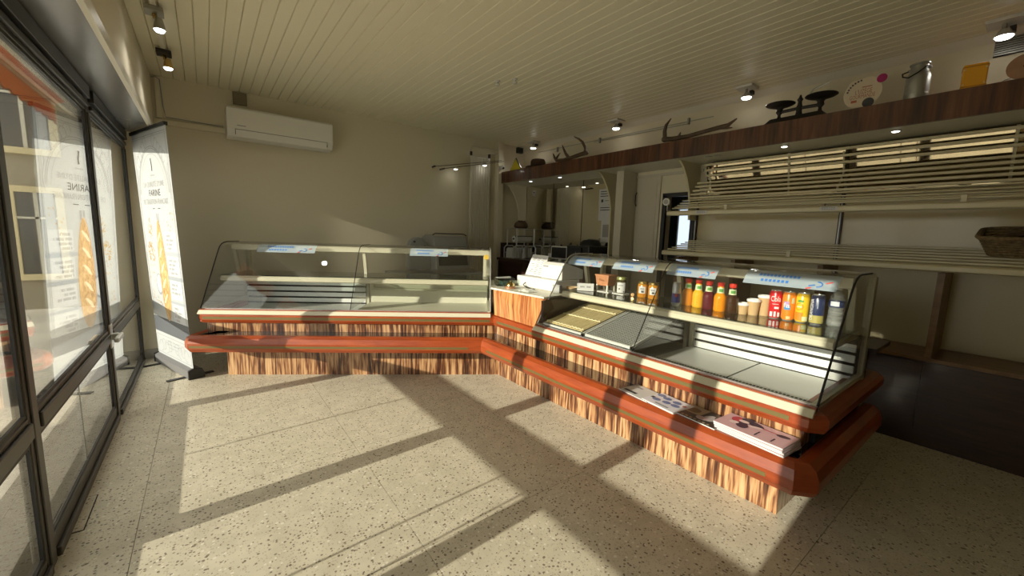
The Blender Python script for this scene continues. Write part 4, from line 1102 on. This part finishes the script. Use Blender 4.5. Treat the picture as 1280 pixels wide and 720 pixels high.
patch(.0309, .085, .130, ang(cx_, cy_) + .05, .05).build('print', mat('pale blue can print', (0.45, 0.52, 0.62), 0.4), c)
cx_, cy_ = 2.35, 1.360
c = can(cx_, cy_, 'slim silver and blue drink can beside the juice bottles', mat('silver can', (0.50, 0.52, 0.56), 0.28, metal=0.5), .150, .0255)
patch(.0258, .022, .080, ang(cx_, cy_), 1.5, 16).build('print', mat('royal blue print', (0.02, 0.045, 0.32), 0.35), c)
patch(.0262, .060, .078, ang(cx_, cy_), .3, 6).build('print', mat('red mark print', (0.55, 0.05, 0.04), 0.4), c)

def juice(x, y, label, col, bot_h=.172):
    t = thing('juice_bottle', label, 'bottle', (x, y, ZS), 'juice bottles on the glass shelf')
    jm = mat('juice', col, 0.08, spec=0.6)
    MB(local=True).lathe([(.0, .001), (.030, .0), (.0335, .006), (.0338, .022), (.0328, .032), (.0338, .042), (.0338, .080), (.0315, .092), (.0225, .105), (.0195, .112), (.0185, .138), (.0155, .148), (.0, .148)], n=22).build('body', jm, t, smooth=True)
    MB(local=True).lathe([(.0215, .109), (.0202, .118), (.0192, .140)], n=20).build('neck_label', mat('neck label', (0.62, 0.68, 0.45), 0.5) if 'neck label' not in bpy.data.materials else bpy.data.materials['neck label'], t, smooth=True)
    patch(.0206, .116, .134, ang(x, y) + .1, .6).build('leaf_print', greenp, t)
    MB(local=True).lathe([(.0, .172), (.015, .172), (.0195, .169), (.0195, .152), (.0165, .148), (.0, .148)], n=18).build('cap', mat('red cap', (0.66, 0.04, 0.025), 0.4) if 'red cap' not in bpy.data.materials else bpy.data.materials['red cap'], t, smooth=True)
    for k in range(4):
        MB(local=True).ball((.0335 * math.cos(ang(x, y) - .2), .0335 * math.sin(ang(x, y) - .2), .018 + k * .016), .0035, n=6).build('dimple', jm, t, smooth=True)
    return t
juice(2.445, 1.335, 'apricot coloured juice bottle with red cap beside the slim can', (0.72, 0.27, 0.03))
juice(2.435, 1.262, 'yellow juice bottle with red cap and green neck label', (0.78, 0.42, 0.03))
juice(2.425, 1.192, 'dark purple juice bottle with red cap', (0.10, 0.012, 0.02))
juice(2.420, 1.120, 'bright orange juice bottle with red cap and green neck label', (0.82, 0.28, 0.01))
juice(2.412, 1.048, 'dark brown juice bottle with red cap beside the small paper cup', (0.05, 0.022, 0.010))
kraft = mat('kraft paper', (0.56, 0.38, 0.19), 0.7)
def cup(x, y, h, r, label):
    t = thing('paper_cup', label, 'cup', (x, y, ZS))
    MB(local=True).lathe([(.0, .001), (r * .72, .0), (r * .74, .004), (r, h - .010), (.0, h - .010)], n=22).build('body', kraft, t, smooth=True)
    MB(local=True).lathe([(r * 1.06, h - .014), (r * 1.10, h - .010), (r * 1.06, h - .004), (r * 1.0, h), (r * .9, h), (r * .88, h - .004), (.0, h - .004)], n=22).build('lid', whitep, t, smooth=True)
    MB(local=True).lathe([(r * .82, h * .36), (r * .845, h * .36), (r * .86, h * .46), (r * .84, h * .46)], n=22).build('seam', kraft, t)
cup(2.45, 1.000, .066, .031, 'smallest kraft paper cup with white lid')
cup(2.475, .955, .092, .034, 'middle sized kraft paper cup with white lid')
cup(2.52, .915, .116, .035, 'tallest kraft paper cup with white lid beside the red can')

wb = thing('water_bottle', 'clear plastic water bottle with dark blue label beside the navy can', 'bottle', (2.53, .592, ZS))
clear = film('clear plastic', (0.62, 0.66, 0.64), 0.24)
MB(local=True).lathe([(.0, .002), (.026, .0), (.033, .008), (.034, .03), (.031, .04), (.033, .05), (.030, .062), (.033, .075), (.030, .088), (.033, .100), (.033, .135), (.027, .158), (.014, .178), (.0125, .19)], n=24).build('body', clear, wb, smooth=True)
MB(local=True).lathe([(.0335, .100), (.0340, .104), (.0340, .132), (.0335, .136)], n=24).build('bottle_label', navy, wb, smooth=True)
patch(.0343, .106, .130, ang(2.53, .592) - .25, .55, 10).build('emblem', mat('pale label print', (0.62, 0.65, 0.70), 0.5), wb)
MB(local=True).lathe([(.0, .203), (.0145, .203), (.0150, .200), (.0150, .186), (.0, .186)], n=18).build('cap', mat('clear white cap', (0.72, 0.73, 0.71), 0.4), wb, smooth=True)
for (z, rr) in ((.04, .0316), (.062, .0306), (.088, .0306)):
    MB(local=True).lathe([(rr, z - .0015), (rr + .0012, z), (rr, z + .0015)], n=24).build('rib', clear, wb)

amber = mat('honey', (0.46, 0.19, 0.02), 0.12, spec=0.6)
for (x, y, lab) in ((2.475, 1.690, 'honey jar with gold lid beside the white labelled jar'), (2.475, 1.603, 'honey jar with gold lid beside the glass partition')):
    t = thing('honey_jar', lab, 'jar', (x, y, ZS))
    MB(local=True).lathe([(.0, .001), (.034, .0), (.037, .006), (.037, .085), (.032, .096), (.0, .096)], n=22).build('body', amber, t, smooth=True)
    MB(local=True).lathe([(.0, .115), (.033, .115), (.036, .112), (.036, .097), (.0, .097)], n=22).build('lid', M['gold'], t, smooth=True)
    lb2 = patch(.0375, .030, .078, ang(x, y) - .15, .62, 10).build('jar_label', M['paper'], t)
    patch(.0379, .056, .068, ang(x, y) - .15, .35, 6).build('print', M['greyink'], lb2)
    patch(.0379, .036, .050, ang(x, y) - .05, .25, 6).build('print', M['ink'], lb2)
t = thing('preserve_jar', 'jar of dark preserve with a large white label on the glass shelf', 'jar', (2.46, 1.868, ZS))
MB(local=True).box(-.04, .04, -.05, .05, 0, .006).build('coaster', M['white'], t)
MB(local=True).lathe([(.0, .007), (.036, .007), (.038, .012), (.038, .098), (.033, .106), (.0, .106)], n=22).build('body', mat('dark preserve', (0.06, 0.05, 0.02), 0.12), t, smooth=True)
MB(local=True).lathe([(.0, .128), (.034, .128), (.036, .125), (.036, .107), (.0, .107)], n=22).build('lid', mat('olive lid', (0.30, 0.32, 0.12), 0.3, metal=0.4), t, smooth=True)
lb2 = patch(.0386, .012, .088, ang(2.46, 1.868), .85, 12).build('jar_label', M['paper'], t)
patch(.0390, .064, .070, ang(2.46, 1.868) - .1, .5, 6).build('print', M['greyink'], lb2)
patch(.0390, .036, .046, ang(2.46, 1.868) - .35, .14, 4).build('print', M['ink'], lb2)
patch(.0390, .016, .024, ang(2.46, 1.868) + .55, .16, 4).build('print', M['ink'], lb2)

t = thing('terracotta_trough', 'small terracotta trough on four pale legs on the glass shelf', 'planter', (2.455, 2.01, ZS))
tcm = mat('terracotta', (0.50, 0.22, 0.10), 0.75, vary=0.15, vscale=40)
MB(local=True).hexa([(-.045, -.055, .048), (.045, -.055, .048), (.045, .055, .048), (-.045, .055, .048)], [(-.052, -.065, .13), (.052, -.065, .13), (.052, .065, .13), (-.052, .065, .13)]).build('trough', tcm, t, bevel=.004)
MB(local=True).box(-.054, .054, -.067, .067, .122, .132).build('rim', tcm, t)
for (a, b) in ((-.04, -.05), (.04, -.05), (-.04, .05), (.04, .05)):
    MB(local=True).box(a - .006, a + .006, b - .006, b + .006, .004, .055).build('leg', M['whitetrim'], t)
MB(local=True).box(-.055, .055, -.075, .075, 0, .006).build('tray', M['white'], t)
writing('Foie', .028, (-.0522, .0, .092), (0, -1, 0), (-.085, 0, 1), 'lettering', mat('dark clay', (0.28, 0.10, 0.04), 0.8), t, lift=.0012)
t = thing('sign_box', 'low brown box with a white written card on the glass shelf', 'box', (2.36, 2.13, ZS), rotz=math.radians(40))
MB(local=True).box(-.05, .05, -.062, .062, 0, .052).build('box', mat('brown card', (0.14, 0.10, 0.06), 0.7), t)
cardo = MB(local=True).prism([(-.056, .002), (-.054, .002), (-.050, .06), (-.052, .06)], -.064, .064, 1).build('card', M['paper'], t)
writing('une  \u00e9t\u00e9', .022, (-.0545, 0, .034), (0, -1, 0), (.06, 0, 1), 'lettering', M['ink'], t, lift=.0008, width=.08)
t = MB().tube([(2.42, 1.735, ZS + .0135), (2.424, 1.737, ZS + .0135)], .013, 16)
cn = thing('coin_token', 'small round copper token leaning on the glass shelf', 'token', (2.42, 1.735, ZS))
t.build('disc', mat('copper', (0.45, 0.22, 0.12), 0.4, metal=0.5), cn)
MB().tube([(2.4195, 1.7348, ZS + .0135), (2.42, 1.735, ZS + .0135)], .009, 14).build('relief', M['gold'], cn)

# ------------------------------------------------------------------ trays and bamboo mat in the case
def slope(s, t, z): return (CX + t, s, .590 + (t + .045) * .222 + z)
tg = mat('dark tray grid', (0.36, 0.37, 0.35), 0.4, metal=0.4)
for (a, b, lab) in ((1.415, 1.80, 'grey perforated wire tray inside the drinks counter'),):
    t = thing('wire_tray', lab, 'tray', slope((a + b) / 2, .24, 0))
    MB(slope).box(a, b, -.04, .53, -.006, .0).build('pan', mat('grey pan', (0.06, 0.062, 0.06), 0.5, metal=0.2), t)
    m = MB(slope)
    m.box(a, a + .012, -.04, .53, 0, .016).box(b - .012, b, -.04, .53, 0, .016).box(a, b, -.04, -.028, 0, .016).box(a, b, .518, .53, 0, .016)
    m.build('rim', M['alulight'], t)
    m = MB(slope)
    for k in range(27): m.box(a + .014, b - .014, -.022 + k * .020, -.0155 + k * .020, .008, .011)
    for k in range(18): m.box(a + .016 + k * .020, a + .020 + k * .020, -.026, .516, .006, .009)
    tag(m.build('wire_grid', tg, t), kind='stuff')
t = thing('bread_tray', 'shallow metal tray under the bamboo mat', 'tray', slope(2.0, .24, 0))
MB(slope).box(1.815, 2.215, -.04, .53, -.006, .0).build('pan', bpy.data.materials['grey pan'], t)
m = MB(slope); a, b = 1.815, 2.215
m.box(a, a + .010, -.04, .53, 0, .012).box(b - .010, b, -.04, .53, 0, .012).box(a, b, -.04, -.030, 0, .012).box(a, b, .52, .53, 0, .012)
m.build('rim', M['alulight'], t)
bmm = streaks('bamboo', [(0.3, (0.50, 0.40, 0.18)), (0.6, (0.74, 0.62, 0.33)), (0.8, (0.82, 0.72, 0.44))], (6, 90, 30), 0.5, 0.1, 0.4)
t = thing('bamboo_mat', 'pale bamboo slat mat tied with cream cord lying in the case', 'mat', slope(2.0, .24, .015))
for k in range(36):
    s_ = 1.832 + k * .0102
    MB(slope).box(s_, s_ + .0078, -.022, .512, .0135 + (k % 3) * .0008, .0205 + (k % 3) * .0008).build('slat', bmm, t)
for (tt, wob) in ((-.008, .005), (.16, .004), (.33, .004), (.50, .005)):
    MB(slope).tube([(1.830 + k * .0102, tt + wob * math.sin(k * 1.9), .0235 + .002 * (k % 2)) for k in range(37)], .0042, 5).build('cord', mat('cream cord', (0.74, 0.66, 0.42), 0.8) if 'cream cord' not in bpy.data.materials else bpy.data.materials['cream cord'], t)

# ------------------------------------------------------------------ things on the service counter
ZT = .7885
t = thing('cash_register', 'white cash register box with slanted keyboard top on the service counter', 'register', (2.45, 2.62, ZT))
MB().box(2.30, 2.58, 2.40, 2.93, ZT, .885).build('drawer', M['white'], t, bevel=.006)
MB().prism([(2.36, .886), (2.36, 1.005), (2.40, 1.03), (2.62, .97), (2.62, .886)], 2.40, 2.66, 1).build('printer', M['white'], t, bevel=.006)
MB().box(2.357, 2.361, 2.57, 2.635, .985, 1.0).build('slot', M['greyink'], t)
MB().prism([(2.40, .886), (2.46, 1.05), (2.47, 1.05), (2.50, .886)], 2.68, 2.91, 1).build('rest', M['white'], t)
MB().tube([(2.30, 2.80, .83), (2.27, 2.80, .81), (2.25, 2.72, ZT + .004), (2.24, 2.60, ZT + .004)], .004, 6).build('cable', M['blackplastic'], t)
t = thing('price_sheet', 'white printed price sheet propped on the cash register', 'sheet', (2.42, 2.8, .886))
MB().hexa([(2.385, 2.665, .888), (2.385, 2.915, .888), (2.387, 2.915, .888), (2.387, 2.665, .888)], [(2.455, 2.675, 1.075), (2.455, 2.895, 1.078), (2.457, 2.895, 1.078), (2.457, 2.675, 1.075)]).build('sheet', M['paper'], t)
m = MB()
for k in range(9):
    z = .905 + k * .017; x = 2.385 + (z - .888) * .374 - .0015
    for q in range(3 if k % 3 else 2):
        y = 2.70 + q * .06 + .01 * (k % 2)
        m.add([(x, y, z), (x, y + .04, z), (x + .0022, y + .04, z + .006), (x + .0022, y, z + .006)], [(0, 1, 2, 3)])
m.build('lettering', M['greyink'], t)
t = thing('counter_bell', 'small copper counter bell with brass dome on the service counter', 'bell', (2.11, 2.78, ZT))
MB(local=True).lathe([(.0, .0), (.048, .0), (.048, .012), (.040, .020), (.0, .020)], n=20).build('base', bpy.data.materials['copper'], t, smooth=True)
MB(local=True).lathe([(.038, .021), (.036, .036), (.026, .050), (.008, .057), (.0, .058)], n=20).build('dome', M['gold'], t, smooth=True)
MB(local=True).lathe([(.0, .058), (.006, .058), (.007, .066), (.0, .07)], n=10).build('button', M['gold'], t)
t = thing('glass_tray', 'small clear glass box with a green rim beside the counter bell', 'glass box', (2.19, 3.0, ZT))
MB().hexa([(2.08, 2.93, ZT), (2.13, 3.06, ZT), (2.29, 3.01, ZT), (2.24, 2.88, ZT)], [(2.08, 2.93, .86), (2.13, 3.06, .86), (2.29, 3.01, .86), (2.24, 2.88, .86)]).build('glass', M['shelfglass'], t)
MB().hexa([(2.13, 2.925, ZT + .005), (2.17, 3.03, ZT + .005), (2.27, 3.0, ZT + .005), (2.23, 2.90, ZT + .005)], [(2.13, 2.925, .83), (2.17, 3.03, .83), (2.27, 3.0, .83), (2.23, 2.90, .83)]).build('insert', mat('dark green display', (0.05, 0.09, 0.08), 0.3), t)
MB().box(2.10, 2.25, 2.96, 2.99, .861, .867).build('rim', M['alulight'], t)
t = thing('receipt_roll', 'white paper roll with a black core lying by the cash register', 'paper roll', (2.28, 2.36, ZT))
MB().tube([(2.245, 2.385, ZT + .036), (2.285, 2.345, ZT + .036)], .036, 18).build('roll', M['paper'], t, smooth=True)
MB().tube([(2.285, 2.345, ZT + .036), (2.30, 2.33, ZT + .036)], .034, 18).build('core', M['blackplastic'], t, smooth=True)
t = thing('wooden_bowl', 'shallow pale wooden bowl beside the receipt roll', 'bowl', (2.43, 2.33, ZT))
MB(local=True).lathe([(.0, .0), (.040, .0), (.058, .030), (.063, .048), (.059, .048), (.052, .030), (.0, .012)], n=24).build('bowl', mat('pale wood', (0.52, 0.36, 0.19), 0.5, vary=0.1, vscale=30), t, smooth=True)
MB(local=True).lathe([(.036, .013), (.052, .032), (.0, .040)], n=18).build('contents', mat('dusty pink cloth', (0.50, 0.33, 0.27), 0.8), t, smooth=True)
t = thing('plastic_pouch', 'crumpled clear plastic pouch at the edge of the service counter', 'pouch', (2.12, 2.56, ZT))
random.seed(11)
vs = [(2.07 + .022 * i, 2.48 + .028 * j, ZT + .002 + (.022 * random.random() if 0 < i < 5 and 0 < j < 5 else 0)) for i in range(6) for j in range(6)]
MB().add(vs, [(i * 6 + j, i * 6 + j + 1, i * 6 + j + 7, i * 6 + j + 6) for i in range(5) for j in range(5)]).build('film', mat('pale film', (0.66, 0.68, 0.62), 0.2), t)
MB().box(2.075, 2.175, 2.60, 2.615, ZT, ZT + .006).build('zip_strip', M['white'], t)

# ------------------------------------------------------------------ magazines on the black ledge
ZL = .4060
def mag(name, label, cat, cx, cy, w, l, rot, h, top, edge):
    t = thing(name, label, cat, (cx, cy, ZL), rotz=rot)
    MB(local=True).box(-w / 2, w / 2, -l / 2, l / 2, 0, h).build('pages', edge, t)
    MB(local=True).box(-w / 2 - .001, w / 2 + .001, -l / 2 - .001, l / 2 + .001, h, h + .001).build('cover', top, t)
    return t
def mq(t, h, x0, x1, y0, y1, m, name='print'):
    z = h + .0014
    MB(local=True).add([(x0, y0, z), (x1, y0, z), (x1, y1, z), (x0, y1, z)], [(0, 1, 2, 3)]).build(name, m, t)
def mblob(t, h, cx, cy, rx, ry, m, lift=0.0, rot=0.0, n=14):
    z = h + .0016 + lift
    pts = [(cx + rx * math.cos(a) * math.cos(rot) - ry * math.sin(a) * math.sin(rot), cy + rx * math.cos(a) * math.sin(rot) + ry * math.sin(a) * math.cos(rot), z) for a in [2 * math.pi * k / n for k in range(n)]]
    MB(local=True).add(pts, [tuple(range(n))]).build('print', m, t)
t = mag('leaflet', 'white leaflet with a black printed line on the black ledge', 'leaflet', 1.872, 1.235, .150, .200, math.radians(-8), .004, M['paper'], M['paper'])
mq(t, .005, -.055, -.035, .0, .085, M['ink']); mq(t, .005, .03, .045, .03, .07, M['greyink'])
lav = mat('pale lavender cover', (0.68, 0.69, 0.76), 0.4)
t = mag('brochure', 'white brochure with blue oval pictures on the black ledge', 'brochure', 1.862, 1.075, .160, .200, math.radians(-8), .008, lav, M['paper'])
blu = mat('dusty blue print', (0.13, 0.19, 0.38), 0.4)
for (x, y) in ((.035, .03), (.035, -.03), (-.01, .0), (-.02, .055), (-.005, -.05), (.045, .075)):
    mblob(t, .009, x, y, .018, .024, blu)
mq(t, .009, -.065, -.052, -.05, .03, M['greyink']); mq(t, .009, -.02, .0, .075, .095, M['ink']); mblob(t, .009, .03, -.078, .012, .010, mat('dusty red print', (0.45, 0.14, 0.12), 0.4))
dk = mat('dark photo cover', (0.045, 0.04, 0.035), 0.3)
t = mag('photo_magazine', 'dark magazine with photo cover beside the pink magazine stack', 'magazine', 1.866, .895, .155, .225, math.radians(-6), .006, dk, M['paper'])
mq(t, .007, -.02, .078, .0, .108, mat('sepia photo', (0.42, 0.34, 0.22), 0.4))
mblob(t, .007, .02, .055, .03, .035, mat('brown photo', (0.20, 0.12, 0.06), 0.4), .0003)
mblob(t, .007, .0, -.045, .04, .03, mat('grey photo', (0.45, 0.42, 0.42), 0.4), .0003); mblob(t, .007, .03, -.07, .02, .02, dk, .0005); mblob(t, .007, -.03, -.02, .022, .03, mat('faded pink photo', (0.50, 0.38, 0.40), 0.4), .0004)
for k in range(9): mq(t, .007, -.075, -.062, .095 - k * .022, .108 - k * .022, bpy.data.materials['sepia photo'])
pk = mat('pink cover', (0.60, 0.40, 0.44), 0.35)
inkn = mat('dark blue figure print', (0.035, 0.03, 0.06), 0.4); redp = mat('crimson figure print', (0.45, 0.06, 0.09), 0.4); skin = mat('pale figure print', (0.74, 0.60, 0.60), 0.4)
for k in range(4):
    h = .0075
    lab = ('lowest pink magazine of the stack, resting on the black ledge', 'pink magazine second from the bottom of the stack on the ledge', 'pink magazine just below the topmost of the stack', 'topmost pink illustrated magazine of the stack on the black ledge')[k]
    t = mag('pink_magazine', lab, 'magazine', 1.864 + .002 * (k % 2), .655 + .003 * (k - 1), .155, .285, math.radians(-5 + 1.2 * (k % 2)), h, pk, M['paper'])
    t.location.z = ZL + k * (h + .0015)
    t['group'] = 'pink magazines stacked on the ledge'
    if k == 3:
        mblob(t, h + .001, .03, .085, .035, .028, redp, 0, .4); mblob(t, h + .001, .045, .03, .022, .055, inkn, .0002, -.3); mblob(t, h + .001, -.01, .05, .035, .025, inkn, .0002, .5)
        mblob(t, h + .001, .03, .06, .014, .022, skin, .0004); mblob(t, h + .001, .015, .005, .010, .030, skin, .0004, .4); mblob(t, h + .001, -.01, .085, .015, .02, skin, .0004, .6); mblob(t, h + .001, .07, .055, .012, .02, inkn, .0004)
        mq(t, h + .001, -.06, -.01, -.028, -.022, inkn); mq(t, h + .001, -.06, -.02, -.092, -.086, inkn); mblob(t, h + .001, .03, -.10, .014, .026, inkn, 0, .2); mq(t, h + .001, .028, .034, -.08, -.02, redp)

# ------------------------------------------------------------------ things on the veneer shelf
ZV = 2.1455
t = thing('triangle_plaque', 'yellow triangular plaque with dark edge standing in the corner', 'plaque', (3.60, 4.63, ZV))
MB().prism([(4.785, ZV), (4.475, ZV), (4.63, ZV + .19)], 3.612, 3.622, 0).build('backing', M['blackplastic'], t)
MB().prism([(4.765, ZV + .008), (4.50, ZV + .008), (4.63, ZV + .168)], 3.605, 3.612, 0).build('panel', mat('yellow panel', (0.62, 0.52, 0.02), 0.5), t)
MB().hexa([(3.622, 4.61, ZV), (3.622, 4.65, ZV), (3.70, 4.65, ZV), (3.70, 4.61, ZV)], [(3.622, 4.62, ZV + .12), (3.622, 4.64, ZV + .12), (3.63, 4.64, ZV + .12), (3.63, 4.62, ZV + .12)]).build('prop', M['blackplastic'], t)
t = thing('felt_hat', 'brown felt hat beside the yellow plaque', 'hat', (3.60, 4.21, ZV))
felt = mat('brown felt', (0.07, 0.035, 0.022), 0.9)
MB(local=True).lathe([(.0, .0), (.10, .0), (.165, .012), (.168, .018), (.10, .014), (.098, .09), (.085, .115), (.05, .120), (.0, .110)], n=26).build('felt', felt, t, smooth=True)
MB(local=True).lathe([(.1005, .016), (.1015, .018), (.1005, .040), (.099, .041)], n=26).build('band', M['dark'], t)
def antler(name, label, pts, tines, loc):
    t = thing(name, label, 'antler', loc)
    MB().tube([p[:3] for p in pts], [p[3] * 1.25 for p in pts], 10).build('beam', M['bone'], t, smooth=True)
    for tn in tines:
        MB().tube([p[:3] for p in tn], [p[3] * 1.25 for p in tn], 9).build('tine', M['bone'], t, smooth=True)
    MB().ball(pts[0][:3], pts[0][3] * 1.35, n=12).build('burr', M['bone'], t, smooth=True)
    return t
antler('antler', 'branched antler with two tall curved tines', [(3.515, 3.27, ZV + .055, .020), (3.515, 3.36, ZV + .048, .018), (3.515, 3.50, ZV + .032, .017), (3.515, 3.63, ZV + .020, .017), (3.515, 3.76, ZV + .030, .015), (3.515, 3.80, ZV + .07, .012), (3.505, 3.815, ZV + .12, .004)],
       [[(3.515, 3.29, ZV + .06, .016), (3.51, 3.285, ZV + .11, .014), (3.505, 3.33, ZV + .18, .012), (3.50, 3.39, ZV + .225, .009), (3.495, 3.46, ZV + .26, .003)],
        [(3.515, 3.55, ZV + .035, .016), (3.51, 3.60, ZV + .09, .013), (3.505, 3.635, ZV + .15, .009), (3.50, 3.655, ZV + .195, .003)],
        [(3.515, 3.77, ZV + .05, .011), (3.51, 3.73, ZV + .085, .009), (3.505, 3.69, ZV + .11, .003)]], (3.515, 3.5, ZV))
antler('antler', 'long low antler with one upright curved tine beside the old scale', [(3.515, 2.285, ZV + .040, .020), (3.515, 2.20, ZV + .030, .017), (3.515, 2.05, ZV + .028, .015), (3.515, 1.90, ZV + .042, .014), (3.515, 1.78, ZV + .052, .015), (3.515, 1.70, ZV + .058, .013), (3.505, 1.63, ZV + .095, .004)],
       [[(3.515, 2.28, ZV + .05, .016), (3.51, 2.285, ZV + .11, .014), (3.505, 2.27, ZV + .165, .011), (3.50, 2.22, ZV + .215, .003)],
        [(3.515, 2.14, ZV + .035, .012), (3.51, 2.12, ZV + .075, .004)],
        [(3.515, 1.77, ZV + .05, .012), (3.51, 1.70, ZV + .035, .008), (3.505, 1.66, ZV + .028, .003)]], (3.515, 1.95, ZV))
t = thing('balance_scale', 'antique black balance scale with two round pans', 'scale', (3.60, 1.22, ZV))
MB().hexa([(3.53, 1.02, ZV), (3.67, 1.02, ZV), (3.67, 1.44, ZV), (3.53, 1.44, ZV)], [(3.555, 1.06, ZV + .05), (3.645, 1.06, ZV + .05), (3.645, 1.39, ZV + .05), (3.555, 1.39, ZV + .05)]).build('base', M['iron'], t, bevel=.006)
MB().lathe([(.0, .0), (.025, .0), (.018, .03), (.022, .06), (.014, .08), (.0, .08)], (3.60, 1.215, ZV + .05), 14).build('pillar', M['iron'], t, smooth=True)
MB().tube([(3.60, 1.345, ZV + .10), (3.60, 1.215, ZV + .105), (3.60, 1.085, ZV + .10)], .012, 8).build('beam', M['iron'], t, smooth=True)
MB().lathe([(.0, .0), (.016, .0), (.012, .03), (.020, .045), (.010, .06), (.006, .075), (.0, .08)], (3.60, 1.215, ZV + .12), 12).build('pointer', M['iron'], t, smooth=True)
for (y, z) in ((1.345, .135), (1.085, .140)):
    MB().lathe([(.0, .0), (.014, .0), (.010, .03), (.024, .05), (.020, .07), (.030, .085), (.0, .085)], (3.60, y, ZV + .05), 12).build('post', M['iron'], t, smooth=True)
    MB().lathe([(.0, .0), (.05, .002), (.085, .014), (.098, .022), (.096, .026), (.05, .012), (.0, .010)], (3.60, y, ZV + z), 26).build('pan', M['iron'], t, smooth=True)
MB().tube([(3.515, 1.13, ZV + .165), (3.515, 1.11, ZV + .19), (3.515, 1.06, ZV + .205), (3.515, 1.02, ZV + .215)], .005, 6).build('hook', M['aged'], t)
t = thing('round_sign', 'round cream board printed with red lettering and a magenta dot', 'sign', (3.56, .835, ZV))
crm = mat('cream board', (0.62, 0.53, 0.40), 0.6)
MB().tube([(3.562, .835, ZV + .099), (3.556, .835, ZV + .099)], .098, 32).build('board', crm, t)
magm = mat('magenta dot', (0.36, 0.012, 0.13), 0.5)
MB().tube([(3.5555, .745, ZV + .168), (3.553, .745, ZV + .168)], .026, 20).build('dot', magm, t)
MB().tube([(3.5555, .80, ZV + .032), (3.5535, .80, ZV + .032)], .030, 20).build('dot', M['ink'], t)
rb = mat('brick red ink', (0.38, 0.10, 0.05), 0.6)
writing("L'UZ\u00c8GE", .040, (3.5555, .83, ZV + .108), (0, -1, 0), (0, 0, 1), 'lettering', rb, t, local=False, width=.085)
writing('GOURMANDE', .036, (3.5555, .835, ZV + .078), (0, -1, 0), (0, 0, 1), 'lettering', rb, t, local=False, width=.13)
for k in range(7):
    a = math.radians(100 + k * 11)
    MB().box(3.5545, 3.5558, .835 - .082 * math.cos(a) - .005, .835 - .082 * math.cos(a) + .004, ZV + .099 + .082 * math.sin(a) - .005, ZV + .099 + .082 * math.sin(a) + .005).build('lettering', M['ink'], t)
MB().box(3.5545, 3.5558, .86, .89, ZV + .045, ZV + .06).build('lettering', rb, t)
MB().box(3.5545, 3.5558, .79, .84, ZV + .133, ZV + .138).build('lettering', rb, t)
MB().box(3.57, 3.64, .81, .86, ZV, ZV + .012).box(3.562, 3.572, .82, .85, ZV, ZV + .07).build('stand', M['blackplastic'], t)
t = thing('milk_churn', 'small dull metal milk churn with bail handle', 'churn', (3.56, .582, ZV))
MB(local=True).lathe([(.0, .0), (.054, .0), (.056, .006), (.056, .135), (.050, .152), (.042, .165), (.041, .200), (.047, .206), (.047, .213), (.038, .213), (.036, .17), (.0, .165)], n=28).build('can', M['aged'], t, smooth=True)
MB(local=True).lathe([(.0566, .028), (.0575, .031), (.0566, .034)], n=28).build('hoop', M['aged'], t)
MB(local=True).tube([(.0, .046, .182), (-.03, .07, .165), (-.055, .062, .140), (-.068, .035, .125), (-.065, -.01, .150), (-.048, -.035, .178), (-.02, -.046, .185)], .004, 7).build('handle', M['iron'], t, smooth=True)
for y in (.045, -.045):
    MB(local=True).ball((0, y, .184), .009, n=10).build('lug', M['aged'], t, smooth=True)
t = thing('yellow_box', 'small orange yellow toy box with pale studs on its corners', 'toy box', (3.56, .35, ZV), rotz=math.radians(8))
MB(local=True).box(-.045, .045, -.048, .048, 0, .135).build('box', M['yellow'], t, bevel=.006)
for z in (.012, .118):
    MB(local=True).box(-.047, .047, -.050, .050, z, z + .004).build('seam', mat('amber seam', (0.50, 0.20, 0.01), 0.4), t)
for (y, z) in ((-.04, .107), (.04, .107), (-.04, .026), (.04, .026)):
    MB(local=True).ball((-.046, y, z), .005, n=8).build('stud', mat('pale stud', (0.80, 0.66, 0.30), 0.4) if 'pale stud' not in bpy.data.materials else bpy.data.materials['pale stud'], t, smooth=True)
t = thing('wooden_disc', 'round pinkish wooden disc leaning on the veneer shelf beside the yellow box', 'disc', (3.57, .175, ZV))
MB().tube([(3.562, .165, ZV + .068), (3.552, .165, ZV + .070)], .068, 28).build('disc', mat('pink wood', (0.42, 0.24, 0.15), 0.6, vary=0.12, vscale=20), t)
MB().tube([(3.5515, .165, ZV + .07), (3.5505, .165, ZV + .07)], .010, 12).build('knot', M['bone'], t)
MB().box(3.562, 3.62, .15, .18, ZV, ZV + .04).build('stand', M['bone'], t)
t = thing('loose_wire', 'thin dark wire looping between the yellow box and the wooden disc', 'wire', (3.66, .27, ZV))
MB().tube([(3.66, .30, ZV + .004), (3.66, .28, ZV + .03), (3.66, .24, ZV + .06), (3.66, .20, ZV + .07), (3.66, .15, ZV + .05), (3.66, .12, ZV + .004)], .0025, 6).build('wire', M['greyink'], t)

# these stand close to the front edge of the veneer shelf
for o in list(COL.objects):
    if o.parent is None and o.name.split('.')[0] in ('round_sign', 'wooden_disc', 'triangle_plaque'): o.location.x -= .065
    if o.parent is None and o.name.split('.')[0] in ('milk_churn', 'yellow_box', 'balance_scale'): o.location.x -= .030
    if o.parent is None and o.name.split('.')[0] == 'antler': o.location.z += .008
